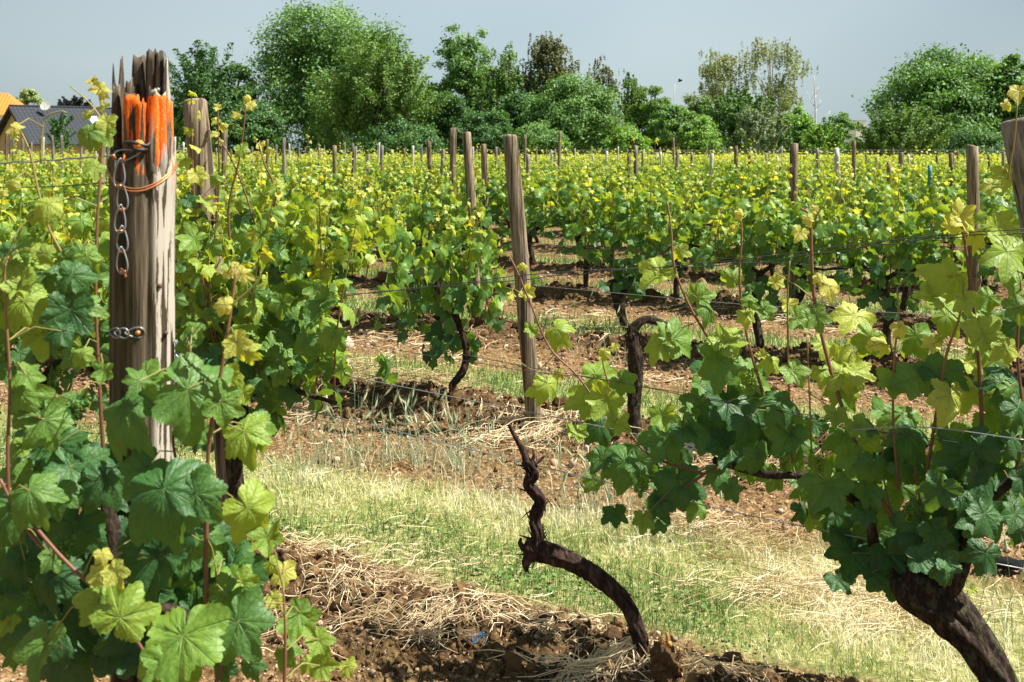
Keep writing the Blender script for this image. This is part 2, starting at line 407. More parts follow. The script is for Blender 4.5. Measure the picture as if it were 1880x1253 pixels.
mb.add(np.stack([X.ravel(), Y.ravel(), H.ravel()], -1), [np.stack([i, i+1, i+nu+1, i+nu], -1)], g.ravel(), lu)
tag(mb.build('ground', M_soil, smooth=True), 'tilled vineyard soil with ridges under the rows and grass strips between', kind='structure')

def rot_frames(T, Nn):                              # columns side, tip, normal
    Nn = Nn/(np.linalg.norm(Nn, axis=1)[:, None]+1e-9)
    T = T-Nn*np.sum(T*Nn, 1)[:, None]; T /= np.linalg.norm(T, axis=1)[:, None]+1e-9
    Sd = np.cross(T, Nn); return np.stack([Sd, T, Nn], -1)
def scatter(mb, tv, tfs, pos, R, size, tint, luv=None, mat=0, sz3=None):
    """many copies of one small shape, merged"""
    n = len(pos); k = len(tv)
    if n == 0: return
    s = np.asarray(size, float).reshape(n, 1, 1) if sz3 is None else sz3[:, None, :]
    V = np.einsum('nij,nkj->nki', R, tv[None]*s)+pos[:, None, :]
    fs = [(f[None]+(np.arange(n)*k)[:, None, None]).reshape(-1, f.shape[1]) for f in tfs]
    mb.add(V.reshape(-1, 3), fs, np.repeat(tint, k), None if luv is None else np.tile(luv, (n, 1)), mat)
def randR(n, r=rng):
    a = r.normal(size=(n, 3)); b = r.normal(size=(n, 3)); return rot_frames(a, b)
ICO = None
def ico(sub=1):
    import bmesh
    bm = bmesh.new(); bmesh.ops.create_icosphere(bm, subdivisions=sub, radius=1)
    v = np.array([p.co[:] for p in bm.verts]); f = np.array([[q.index for q in p.verts] for p in bm.faces]); bm.free(); return v, f

# clods and pebbles
def ground_pts(n, y0, y1, r, um=.56, power=0):
    y = np.exp(r.uniform(math.log(y0), math.log(y1), n)); x = r.uniform(-um, um, n)*y
    return x, y
r1 = np.random.default_rng(3)
iv, jf = ico(2); mbc = MB()
x, y = ground_pts(62000, 3.0, 17, r1); q, t, near, g = zones(x, y)
keep = (g < .25) & ((near < .42) | (r1.random(len(x)) < .35)) & (q > .55); x, y, near = x[keep], y[keep], near[keep]
for s in range(5):
    sel = np.arange(s, len(x), 5); tv = iv*(1+.5*(fbm(iv[:, 0]*2.2+5+s, iv[:, 1]*2.2+iv[:, 2]*1.7+5, s)-.5)[:, None]*2)*(1+.35*(r1.random((len(iv), 1))-.5))*np.array([1, .85, .7])
    sz = r1.lognormal(-5.1, .6, len(sel))*np.clip(1.5-near[sel], .7, 1.6)*np.clip(y[sel]/5, .8, 1.8)
    pos = np.stack([x[sel], y[sel], gh(x[sel], y[sel])+sz*.1], -1)
    scatter(mbc, tv, [jf], pos, randR(len(sel), r1), sz, r1.random(len(sel))*.6+(near[sel] > .3)*.3)
M_clod = ramped('soil_clods', [(0, (.045, .026, .012)), (.5, (.125, .074, .034)), (1, (.31, .205, .105))], .95, .1, 0, 70)
tag(mbc.build('soil_clods', M_clod), 'crumbly brown clods over the tilled strips', kind='stuff')
mbp = MB(); iv1, jf1 = ico(1)
x, y = ground_pts(24000, 3.0, 15, r1); q, t, near, g = zones(x, y); keep = (g < .4) & (q > .55); x, y = x[keep], y[keep]
for s in range(4):
    sel = np.arange(s, len(x), 4); tv = iv1*(1+.5*(r1.random((len(iv1), 1))-.5))*np.array([1, .8, .6])
    sz = r1.lognormal(-5.2, .5, len(sel))*np.clip(y[sel]/5, .8, 1.7)
    pos = np.stack([x[sel], y[sel], gh(x[sel], y[sel])+sz*.3], -1)
    scatter(mbp, tv, [jf1], pos, randR(len(sel), r1), sz, r1.random(len(sel)))
M_peb = ramped('pebbles', [(0, (.20, .12, .08)), (.5, (.34, .24, .15)), (1, (.50, .40, .29))], .85, .2)
tag(mbp.build('pebbles', M_peb, smooth=True), 'small tan stones strewn over the soil', kind='stuff')

# grass strips: short blades, dry and green
def blades(mb, x, y, h, wd, tint, lean=.5, r=r1, seg=2, z=None):
    n = len(x); z = gh(x, y) if z is None else z
    a = r.uniform(0, 2*np.pi, n); ld = np.stack([np.cos(a), np.sin(a), np.zeros(n)], -1)
    b = r.uniform(-.9, .9, n); sd = np.stack([np.cos(b), np.sin(b), np.zeros(n)], -1)*wd[:, None]*.5
    l = (r.random(n)**1.3*lean*h)[:, None]; base = np.stack([x, y, z-.005], -1); up = np.array([0, 0, 1.])
    m = base+up*(h*.55)[:, None]+ld*l*.35; tp = base+up*(h*.95)[:, None]*np.sqrt(np.clip(1-(l/np.maximum(h[:, None], 1e-6))**2*.5, .2, 1))+ld*l
    V = np.stack([base-sd, base+sd, m+sd*.75, m-sd*.75, tp], 1).reshape(-1, 3); o = np.arange(n)*5
    mb.add(V, [np.stack([o, o+1, o+2, o+3], -1), np.stack([o+3, o+2, o+4], -1)], np.repeat(tint, 5))
M_grass = ramped('grass_blades', [(0, (.055, .14, .035)), (.35, (.19, .29, .07)), (.6, (.44, .48, .17)), (.8, (.70, .64, .35)), (1, (.90, .85, .62))], .6, .25, .35)
mbg = MB()
x, y = ground_pts(330000, 3.0, 60, r1, .55); q, t, near, g = zones(x, y)
dens = g*(.35+.9*fbm(x*1.7, y*1.7, 71)); keep = (r1.random(len(x)) < dens) & (y+SL*x > 2.2); x, y, t = x[keep], y[keep], t[keep]
pt = fbm(x*1.3, y*1.3, 55, 3); dry = np.clip((pt-.40)*3.2, 0, 1)
greener = np.clip((y-5.2)/2, 0, 1)*.6
tuft = fbm(x*5, y*5, 66, 2)
ti = np.clip(.14+.80*(dry*(1-greener))+(tuft-.5)*.7+r1.normal(0, .17, len(x)), 0, 1)
h = (.025+.065*r1.random(len(x))**1.8)*np.clip(.6+pt, .6, 1.3)*np.clip(y/6, .9, 2.2)*(.45+1.15*fbm(x*7, y*7, 88, 2))
blades(mbg, x, y, h, .0028*np.clip(y/4, .9, 4), ti, 1.5)
tag(mbg.build('grass', M_grass), 'mown dry and green grass in strips between the vine rows', kind='stuff')
# clover-like weeds in the strips
mbw = MB(); a = np.arange(6)/6*2*np.pi
cv = np.vstack([[0, 0, 0], np.stack([np.cos(a), np.sin(a), .12+0*a], -1)]); cf = np.array([(0, i+1, (i+1) % 6+1) for i in range(6)])
cx, cy = ground_pts(520, 3.4, 9, r1); q, t, near, g = zones(cx, cy); k = (g > .6) & (fbm(cx*1.3, cy*1.3, 55, 3) < .5); cx, cy = cx[k], cy[k]
x = np.repeat(cx, 34)+r1.normal(0, .07, len(cx)*34); y = np.repeat(cy, 34)+r1.normal(0, .07, len(cx)*34)
z = gh(x, y)+r1.uniform(.01, .05, len(x)); nn = r1.normal(0, .4, (len(x), 3))+[0, 0, 1]
scatter(mbw, cv, [cf], np.stack([x, y, z], -1), rot_frames(r1.normal(size=(len(x), 3)), nn), r1.uniform(.005, .012, len(x)), r1.random(len(x))*.35)
tag(mbw.build('clover_weeds', M_grass), 'low dark green clover among the grass', kind='stuff')

# straw: long pale strands lying over the ridges
def strands(mb, px, py, L, tint, az=None, r=r1, rad=.0012, lift=.02, arch=.25, nseg=5):
    n = len(px); az = r.uniform(0, 2*np.pi, n) if az is None else az
    cur = r.normal(0, .8, n); t = np.linspace(-.5, .5, nseg)
    X = np.zeros((n, nseg)); Y = np.zeros((n, nseg))
    for k in range(nseg):
        aa = az+cur*t[k]; X[:, k] = px+np.cos(aa)*L*t[k]; Y[:, k] = py+np.sin(aa)*L*t[k]
    lf = np.abs(r.normal(0, lift, n))
    Z = gh(X, Y)+lf[:, None]+(arch*L)[:, None]*r.random(n)[:, None]*(.25-t**2)[None, :]*1.2+.004+ r.normal(0, .25, n)[:, None]*L[:, None]*t[None, :]*.35
    Z = np.maximum(Z, gh(X, Y)+.001)
    Pp = np.stack([X, Y, Z], -1); wd = np.array([.5, 1, 1, 1, .4])*1.0
    rr = (rad*np.clip(py/4, .8, 2.5))[:, None]*wd[None, :]
    sd = np.stack([-np.sin(az), np.cos(az), 0*az], -1)
    up = np.array([0, 0, 1.])
    A = Pp+sd[:, None]*rr[..., None]; B = Pp-sd[:, None]*rr[..., None]*.6-up*rr[..., None]*.7; D = Pp+up*rr[..., None]*1.2-sd[:, None]*rr[..., None]*.5
    V = np.stack([A, B, D], 2).reshape(n, nseg*3, 3)
    fs = []
    for k in range(nseg-1):
        for j in range(3): fs.append((k*3+j, k*3+(j+1) % 3, (k+1)*3+(j+1) % 3, (k+1)*3+j))
    fs = np.array(fs); o = (np.arange(n)*nseg*3)[:, None, None]
    mb.add(V.reshape(-1, 3), [(fs[None]+o).reshape(-1, 4)], np.repeat(tint, nseg*3))
mbs = MB()
def heap(pxa, pya, spx, spy, n, L=(.10, .30), az=None, tint=(.35, .95), lift=.03, rad=.0012, arch=.25):
    c = GP(pxa, pya); d = c[1]; x = c[0]+r1.normal(0, spx*d/F, n)
    y = c[1]+r1.normal(0, 1, n)*spy*d*d/(CH*F)
    aa = None if az is None else az+r1.normal(0, .7, n)
    strands(mbs, x, y, r1.uniform(L[0], L[1], n), r1.uniform(tint[0], tint[1], n), aa, lift=lift, rad=rad, arch=arch)
for h_ in [(620, 702, 46, 7, 200, (.15, .4), -.5, (.5, 1.), .07), (770, 728, 50, 10, 300, (.15, .4), .9, (.15, .8), .07), (560, 725, 30, 10, 60, (.15, .35), .4),
           (1010, 790, 45, 12, 200, (.12, .32)), (930, 772, 50, 10, 140, (.12, .3)),
           (640, 1080, 45, 12, 50, (.06, .18)), (700, 1140, 26, 14, 42, (.10, .24), 1.1), (800, 1160, 24, 18, 80, (.10, .26), .8, (.5, 1.)), (740, 1075, 30, 10, 60, (.08, .2), 0, (.5, 1)), (640, 1095, 14, 5, 26, (.1, .2), -.4, (.6, 1)),
           (880, 1130, 60, 12, 90, (.08, .22)), (1110, 1222, 60, 12, 80, (.10, .30), .25, (.65, 1.), .015, .002), (1270, 1235, 60, 16, 150, (.08, .26), -.3, (.6, 1.), .015, .002), (1080, 1245, 50, 8, 40, (.2, .4), .1, (.7, 1.), .015, .002), (1000, 1160, 60, 8, 60, (.08, .2)),
           (1390, 1010, 70, 18, 200, (.08, .25), -.2), (1480, 1090, 110, 18, 420, (.08, .25)), (1640, 1140, 110, 20, 360, (.08, .25)), (1380, 862, 50, 10, 180, (.1, .26), .1, (.5, 1.)),
           (1180, 700, 60, 8, 60), (1330, 560, 60, 8, 90), (1490, 590, 50, 8, 160, (.15, .4)), (1530, 500, 40, 8, 120), (1830, 985, 30, 12, 60, (.12, .3), .8, (.5, 1.)),
           (1750, 640, 40, 6, 80), (830, 620, 40, 6, 60), (700, 600, 60, 6, 50), (1060, 590, 50, 7, 60), (600, 1010, 60, 8, 90, (.05, .14)), (760, 1040, 90, 10, 110, (.05, .14)),
           (1270, 985, 60, 12, 120, (.08, .2)), (700, 670, 60, 6, 60), (1150, 600, 70, 7, 50), (50, 1000, 60, 20, 60), (560, 1160, 50, 20, 50)]:
    heap(*h_)
x, y = ground_pts(8000, 3.0, 22, r1); q, t, near, g = zones(x, y)
k = ((near < .45) | ((g > .2) & (r1.random(len(x)) < .5)) | (r1.random(len(x)) < .12)) & (fbm(x*1.1, y*1.1, 91) > .42) & (q > .6)
strands(mbs, x[k], y[k], .03+.16*r1.random(k.sum())**2, r1.uniform(.3, .95, k.sum()), rad=.0013)
tag(mbs.build('straw', M_straw), 'pale dry straw lying over the soil ridges', kind='stuff')

# wild barley: taller blue-green stems with bearded heads
mbb = MB()
def barley(px, py, sx, sy, n, hh=(.16, .34), tint=(.1, .5)):
    c = GP(px, py); d = c[1]; x = c[0]+r1.normal(0, sx*d/F, n); y = c[1]+r1.normal(0, 1, n)*sy*d*d/(CH*F)
    blades(mbb, np.repeat(x, 2)+r1.normal(0, .02, 2*n), np.repeat(y, 2)+r1.normal(0, .02, 2*n), r1.uniform(.06, .20, 2*n), np.full(2*n, .004), r1.uniform(.2, 1, 2*n), 1.0)
    for i in range(n):
        if r1.random() < .55: continue
        z = float(gh(x[i], y[i])); h = r1.uniform(*hh); a = r1.uniform(0, 6.28); l = r1.uniform(.05, .5)*h
        p = spline([(x[i], y[i], z), (x[i]+math.cos(a)*l*.3, y[i]+math.sin(a)*l*.3, z+h*.6), (x[i]+math.cos(a)*l, y[i]+math.sin(a)*l, z+h)], 6)
        ti = r1.uniform(*tint); tube(mbb, p, .0011, 3, ti, False)
        if r1.random() < .7:
            dd = p[-1]-p[-2]; dd /= np.linalg.norm(dd); e = p[-1]+dd*.06+np.array([0, 0, -.008]); tube(mbb, spline([p[-1], (p[-1]+e)/2, e], 5), [.002, .0055, .0055, .004, .001], 5, ti+.25, True)
            m = 14; s = p[-1][None]+dd[None]*r1.uniform(0, .06, (m, 1)); e2 = s+dd*.04+r1.normal(0, .010, (m, 3))
            wv = np.array([.0006, 0, 0]); V = np.stack([s-wv, s+wv, e2], 1).reshape(-1, 3); mbb.add(V, [np.arange(m*3).reshape(m, 3)], ti+.4)
M_barley = ramped('wild_barley', [(0, (.14, .25, .15)), (.4, (.34, .43, .26)), (.7, (.58, .58, .38)), (1, (.80, .74, .50))], .55, .3, .3)
for a_ in [(620, 850, 50, 12, 40), (700, 845, 60, 12, 60), (800, 855, 50, 10, 50), (860, 860, 30, 8, 20), (1090, 930, 50, 20, 50), (1010, 960, 40, 20, 26), (1180, 985, 60, 14, 34), (1250, 1000, 40, 10, 14),
           (1060, 650, 30, 6, 14), (620, 790, 40, 12, 14), (1840, 1190, 20, 14, 8), (1540, 1000, 40, 10, 8), (880, 900, 60, 16, 30), (560, 880, 40, 14, 30), (1150, 660, 40, 6, 14)]:
    barley(*a_)
tag(mbb.build('wild_barley', M_barley), 'blue-green wild barley with bearded heads at the strip edge', kind='stuff')
# ---------------------------------------------------------------- vine leaves
def leaf_outline(th, teeth=.045, lobe=1.0):
    k = np.array([0, 28, 56, 86, 116, 142, 160, 172, 180.]); v = np.array([1, .68, .93, .61, .78, .64, .57, .45, .10])
    v = v*lobe+(1-lobe)*np.interp(k, [0, 90, 165, 180], [.95, .78, .5, .15])
    a = np.abs((np.degrees(th)+180) % 360-180)
    r = np.interp(a, k, v)
    # rounder lobes
    r = r+.03*np.cos(np.radians(a)*6.4)*np.clip(1-a/150, 0, 1)
    tri = np.abs((a/9.2) % 1-.5)*2
    return r*(1+teeth*(tri*2-1)*np.clip(1-(a-150)/25, 0, 1))
def make_leaf(nt_, rings, curl, fold, wave, seed, teeth=.05, lobe=1.):
    r = np.random.default_rng(seed)
    th = (np.arange(nt_)+.5)/nt_*2*np.pi; ro = leaf_outline(th, teeth, lobe)*(1+r.normal(0, .02, nt_)+.06*np.sin(th*2+seed)+.05*np.sin(th*3+seed*2))
    V = [[0, 0, 0]]; ph = r.uniform(0, 6.28, 3)
    for k in rings:
        x = np.sin(th)*ro*k; y = np.cos(th)*ro*k; rr = np.hypot(x, y)
        z = -curl*rr**2 + fold*np.abs(x) - .15*curl*np.clip(y, 0, 1)**3
        sect = np.abs(np.sin((np.degrees(th))/52*np.pi))
        z = z+.08*sect*rr*(k > .3)+r.normal(0, .014, nt_)*(k < .95)+wave*k**3*(np.sin(th*3+ph[0])+.7*np.sin(th*5+ph[1])+.4*np.sin(th*9+ph[2]))
        V += list(np.stack([x, y, z], -1))
    V = np.array(V); tri = np.array([(0, 1+(j+1) % nt_, 1+j) for j in range(nt_)]); q = []
    for m in range(len(rings)-1):
        a = 1+m*nt_; b = a+nt_
        q += [(a+j, a+(j+1) % nt_, b+(j+1) % nt_, b+j) for j in range(nt_)]
    uv = V.copy(); uv[:, 2] = 0
    V[:, :2] *= (1-.12*abs(curl))
    return V, ([tri, np.array(q)] if q else [tri]), uv
LEAF0 = [make_leaf(72, [.18, .38, .6, .8, .93, 1], c, f, w_, s, .06, l) for s, (c, f, w_, l) in enumerate([(.22, .05, .08, 1), (.42, .0, .10, .9), (.12, .22, .07, 1), (.60, .05, .09, .8), (-.18, .12, .10, 1), (.30, -.22, .10, .95), (.75, .1, .08, .9), (.15, .38, .09, 1)])]
LEAF1 = [make_leaf(26, [.5, 1], c, f, w_, s, .07, l) for s, (c, f, w_, l) in enumerate([(.25, .05, .06, 1), (.5, .0, .08, .9), (.12, .25, .05, 1), (.65, .05, .06, .8), (-.2, .12, .08, 1), (.3, -.25, .08, .9)])]
LEAF2 = [make_leaf(9, [1], c, f, w_, s, 0, l) for s, (c, f, w_, l) in enumerate([(.3, .1, .1, .9), (.6, .0, .1, .8), (.1, .3, .05, .9), (-.2, .1, .1, .9)])]
def put_leaves(mb, lib, pos, T, Nn, size, tint, r):
    R = rot_frames(T, Nn); ty = r.integers(0, len(lib), len(pos))
    for k, (tv, tf, uv) in enumerate(lib):
        s = ty == k
        if s.any(): scatter(mb, tv, tf, pos[s], R[s], size[s], tint[s], uv)
def add_cluster(mb, p, L, r, tint=.45):
    """unripe flower cluster: many tiny green beads on a hanging stem"""
    n = 90; t = r.random(n); a = r.uniform(0, 6.28, n); rr = (1-t*.75)*.022*np.sqrt(r.random(n))
    pos = np.stack([p[0]+np.cos(a)*rr, p[1]+np.sin(a)*rr, p[2]-t*L], -1)
    scatter(mb, iv1, [jf1], pos, randR(n, r), np.full(n, .0032), np.full(n, tint)+r.normal(0, .08, n))

def grow(sh, leaves, pts, r0, r1_, r, lib_scale=.07, spacing=.07, tip=True, tint0=.35, tint1=.85, start=.1, face=None, dens=1.):
    """one shoot: its tube goes to sh, leaf records to leaves"""
    p = spline(pts, 14); L = np.linalg.norm(np.diff(p, axis=0), axis=1).sum()
    tube(sh, p, np.linspace(r0, r1_, 14), 6, np.clip(np.linspace(.85, .2, 14)+r.normal(0, .08), 0, 1))
    n = max(3, int(L/spacing)); cum = np.concatenate([[0], np.cumsum(np.linalg.norm(np.diff(p, axis=0), axis=1))])
    for i in range(n):
        t = start+(1-start)*(i+.5)/n
        if r.random() > dens: continue
        q = np.array([np.interp(t*L, cum, p[:, k]) for k in range(3)])
        sz = lib_scale*(1-.72*max(0, (t-.35)/.65)**1.3)*r.uniform(.75, 1.15)
        a = (i % 2)*math.pi+r.normal(0, .7)+(0 if face is None else face)
        out = np.array([math.cos(a), math.sin(a), 0])
        pl = sz*r.uniform(.7, 1.3); e = q+out*pl*.9+np.array([0, 0, pl*r.uniform(0, .5)])
        tube(sh, [q, (q+e)/2+np.array([0, 0, pl*.12]), e], [.0013*sz/.06, .0010*sz/.06, .0009*sz/.06], 4, .35, False)
        nn = out*r.uniform(.3, 1.0)+np.array([0, 0, r.uniform(.15, 1.0)])+r.normal(0, .25, 3)
        tt = out*.7+np.array([0, 0, -r.uniform(.3, 1.2)])+r.normal(0, .25, 3)
        ti = tint0+(tint1-tint0)*t**1.4+r.normal(0, .05)
        leaves.append((e, tt, nn, sz, ti))
    if tip:
        for k in range(3):
            e = p[-1]+r.normal(0, .008, 3)+np.array([0, 0, .008*k]); a = r.uniform(0, 6.28)
            leaves.append((e, np.array([math.cos(a), math.sin(a), .5]), np.array([r.normal(), r.normal(), 1.]), .016+.008*r.random(), .84))
def flush(leaves, lib, mb, r):
    if not leaves: return
    pos, T, Nn, sz, ti = (np.array([l[k] for l in leaves]) for k in range(5))
    put_leaves(mb, lib, pos, T, Nn, sz, np.clip(ti, 0, 1), r)

def gen_vine(seed, lod, sparse=1.0, trunk=True, hi=1.47):
    r = np.random.default_rng(1000+seed)
    tk, sh, fo = MB(), MB(), MB()
    w1, w2 = r.uniform(-.10, .10, 2); lean = r.uniform(-.12, .12)
    base = [(0, 0, -.06), (w1, r.uniform(-.03, .03), .16), (w1+w2*.6, r.uniform(-.03, .03), .38), (lean, 0, .52), (lean*.8, 0, .62)]
    R0 = r.uniform(.026, .042)
    tube(tk, spline(base, 14 if lod < 2 else 6), np.linspace(R0, R0*1.15, 14 if lod < 2 else 6), 12 if lod == 0 else (8 if lod == 1 else 5), .5, True, .22, seed)
    shoots = []
    for s in (-1, 1):
        arm = [(lean*.8, 0, .60), (lean+s*.16, r.uniform(-.03, .03), .70), (lean+s*.32, 0, .68), (s*.50, 0, .66)]
        tube(tk, spline(arm, 8 if lod < 2 else 4), np.linspace(R0*.55, R0*.25, 8 if lod < 2 else 4), 7 if lod < 2 else 4, .5, True, .15, seed+3)
    ns = 13 if lod < 2 else 11
    leaves = []
    for i in range(int(ns*sparse)):
        x = -.50+1.0*(i+.5)/int(ns*sparse)+r.normal(0, .03); h = r.uniform(hi-.32, hi)+(r.uniform(.1, .28) if r.random() < .24 else 0)
        yy = r.choice([-1, 1])*abs(r.normal(0, .13)); dx = r.normal(0, .16)
        h -= .16*abs(x)/.5*r.random(); pts = [(x, 0, .66), (x+dx*.3, yy*.6, .92), (x+dx*.7, yy, (h+.76)/2+.10), (x+dx, yy*1.1, h)]; so = r.normal(0, .09)
        s_ = MB() if lod < 2 else sh
        grow(s_, leaves, pts, .0045, .0016, r, .070 if lod < 2 else .082, .060 if lod < 2 else .095, True, .44+so, (.96 if lod < 2 else .86)+so)
        if lod < 2: shoots.append(s_)
    # lower, drooping laterals and the dense dark skirt
    nsk = int((170 if lod < 2 else 90)*sparse)
    e = np.stack([np.clip(r.normal(0, .30, nsk), -.62, .62), r.normal(0, .16, nsk), (.33 if lod else .48)+.86*r.random(nsk)**.8], -1); e[:, 2] += .22*np.abs(e[:, 0])/.6*(e[:, 2] < .7)
    for q in e:
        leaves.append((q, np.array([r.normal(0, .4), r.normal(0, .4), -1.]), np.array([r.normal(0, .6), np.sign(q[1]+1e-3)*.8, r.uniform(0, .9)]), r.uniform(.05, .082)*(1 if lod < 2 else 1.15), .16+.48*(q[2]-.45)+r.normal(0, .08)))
    flush(leaves, (LEAF0, LEAF1, LEAF2)[lod], fo, r)
    mt = M_leaf0 if lod == 0 else M_leaf
    me = dict(trunk=tk.mesh('trunk', M_bark, True), foliage=fo.mesh('foliage', mt, lod == 0 or lod == 1))
    me['shoots'] = [s.mesh('shoot', M_shoot, True) for s in shoots] if lod < 2 else [sh.mesh('shoot', M_shoot)]
    return me
lib = {0: [gen_vine(i, 0, hi=1.56) for i in range(2)], 3: [gen_vine(20+i, 1, hi=1.52) for i in range(4)], 1: [gen_vine(10+i, 1) for i in range(7)], 2: [gen_vine(30+i, 2) for i in range(8)]}
ORD = 'zeroth first second third fourth fifth sixth seventh eighth ninth tenth eleventh twelfth thirteenth fourteenth fifteenth sixteenth seventeenth eighteenth nineteenth twentieth'.split()
def place_vine(me, loc, rz, label, group='grapevines standing in rows', shoots=True):
    root = empty('grapevine', loc, rz); tag(root, label, 'grapevine', group)
    for nm in ('trunk', 'foliage'):
        o = bpy.data.objects.new(nm, me[nm]); o.parent = root; C.objects.link(o)
    if shoots:
        for s in me['shoots']:
            o = bpy.data.objects.new('shoot', s); o.parent = root; C.objects.link(o)
    return root
rv = np.random.default_rng(77)
ROWS = {1: [-1.08, -2.05, -3.0],
        2: [-5.3, -4.3, -3.35, -2.4, -1.42, 'crooked'],
        3: [-7.4, -6.4, -5.4, -4.4, -3.4, -2.45, -1.72, -.72, 1.98, 2.82, 3.85, 4.85, 5.8]}
TXT = {(1, -1.08): 'grapevine with the tallest yellow shoots, just right of the blunt thick post',
       (1, -2.05): 'grapevine seen left of the orange-painted post, in the row behind it'}
count = 0; cand = []
for k in range(1, 24):
    c = rowc(k)
    if k in ROWS: xs = [x for x in ROWS[k] if x != 'crooked']
    else:
        xl = -.56*c/(1-.56*SL); xr = .53*c/(1+.53*SL); n = int((xr-xl)/1.04); off = rv.uniform(0, 1.04)
        xs = [xl+off+i*1.04+rv.normal(0, .05) for i in range(n)]
    for x in xs: cand.append((k, x, c-SL*x))
cand = [q for q in cand if abs(q[1]/q[2]) < .56 or q[0] < 4]
cand.sort(key=lambda q: q[0]+.001*q[1])
near_c = [q for q in cand if q[0] <= 3]; rest = [q for q in cand if q[0] > 3]
rest.sort(key=lambda q: q[2]); NI = 286-len(near_c)
indiv = near_c+rest[:NI]; mass = rest[NI:]
byrow = {}
for q in indiv: byrow.setdefault(q[0], []).append(q)
for k, lst in byrow.items():
    lst.sort(key=lambda q: q[1]/q[2])
    for j, (kk, x, y) in enumerate(lst):
        lod = 0 if k == 1 else (1 if k <= 5 else 2)
        me = lib[lod][int(rv.integers(0, len(lib[lod])))]
        if k == 1: me = lib[0][j % 2]
        if k == 2: me = lib[3][j % 4]
        z = float(gh(np.array(x), np.array(y))) if k < 14 else 0
        m = min(j+1, 20)
        if (k, x) in TXT: lb = TXT[(k, x)]
        elif j == len(lst)-1 and k > 3: lb = 'leafy green grapevine, rightmost in the %s row back from the camera' % ORD[min(k, 20)]
        elif j < 20: lb = 'leafy green grapevine, %s from the left in the %s row back' % (ORD[m], ORD[min(k, 20)])
        else: lb = 'leafy green grapevine toward the right end of the %s row back' % ORD[min(k, 20)]
        rt = place_vine(me, (x, y, z), ROWROT+(math.pi if rv.random() < .5 else 0), lb, shoots=(k <= 5))
        s = rv.uniform(.94, 1.05); rt.scale = (s, s, s*(rv.uniform(.88, 1.08) if k > 3 else rv.uniform(.95, 1.04)))
# everything past the nearest three hundred, to the end of the field
mbm = MB(); 
xs = np.array([q[1] for q in mass]) if mass else np.zeros(0)
ysm = np.array([q[2] for q in mass]) if mass else np.zeros(0)
ex = [(k, x) for k in range(19, 25) for x in np.arange(-.56*rowc(k)/(1-.56*SL), .53*rowc(k)/(1+.53*SL), 1.04)]
have = {(q[0], round(q[1], 2)) for q in indiv}
pts = [(q[1], q[2]) for q in mass]+[(x, rowc(k)-SL*x) for k, x in [(k, x) for k in range(24, 27) for x in np.arange(-.56*rowc(k)/(1-.56*SL), .53*rowc(k)/(1+.53*SL), 1.04)]]
pts = np.array([p for p in pts if p[1] < 74])
rm = np.random.default_rng(5); n = 62
px_ = np.repeat(pts[:, 0], n)+rm.uniform(-.6, .6, len(pts)*n); py_ = np.repeat(pts[:, 1], n); py_ = py_-(px_-np.repeat(pts[:, 0], n))*SL+rm.normal(0, .18, len(px_))
pz = .45+1.0*rm.random(len(px_))**.8+(rm.random(len(px_)) < .08)*rm.random(len(px_))*.35
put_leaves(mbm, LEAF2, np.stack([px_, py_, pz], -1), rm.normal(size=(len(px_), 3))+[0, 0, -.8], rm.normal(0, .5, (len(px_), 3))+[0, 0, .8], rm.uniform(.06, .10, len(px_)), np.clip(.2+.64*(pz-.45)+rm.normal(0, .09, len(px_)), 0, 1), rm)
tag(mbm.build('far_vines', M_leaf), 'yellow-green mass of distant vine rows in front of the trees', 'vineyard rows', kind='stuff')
# ---------------------------------------------------------------- hand-set vines near the camera
def px_tube(mb, pts, c, rpx, sides=10, rough=.0, tint=.5, n=None, seed=0, row=None, ridge=0):
    """points as (px, py[, depth offset]); radius in photo pixels at that depth"""
    W = []; 
    for p in pts:
        d = (rdep(p[0], c) if row is None else row)+(p[2] if len(p) > 2 else 0); W.append(P(p[0], p[1], d))
    W = np.array(W); n = n or len(W)*5; sp = spline(W, n)
    rp = np.interp(np.linspace(0, 1, n), np.linspace(0, 1, len(rpx)), rpx)*sp[:, 1]/F
    tube(mb, sp, rp, sides, tint, True, rough, seed, ridge=ridge); return sp
def bark_shreds(mb, sp, rad, n, r):
    for i in range(n):
        j = int(r.integers(1, len(sp)-1)); p = sp[j]; tg = sp[j]-sp[j-1]; tg /= np.linalg.norm(tg)+1e-9
        o = r.normal(size=3); o -= tg*o.dot(tg); o /= np.linalg.norm(o); a = p+o*rad*.8; b = a+tg*r.choice([-1, 1])*r.uniform(.02, .05)+o*r.uniform(.004, .02)
        tube(mb, [a, (a+b)/2+o*.003, b], [.003, .002, .0006], 4, .5)
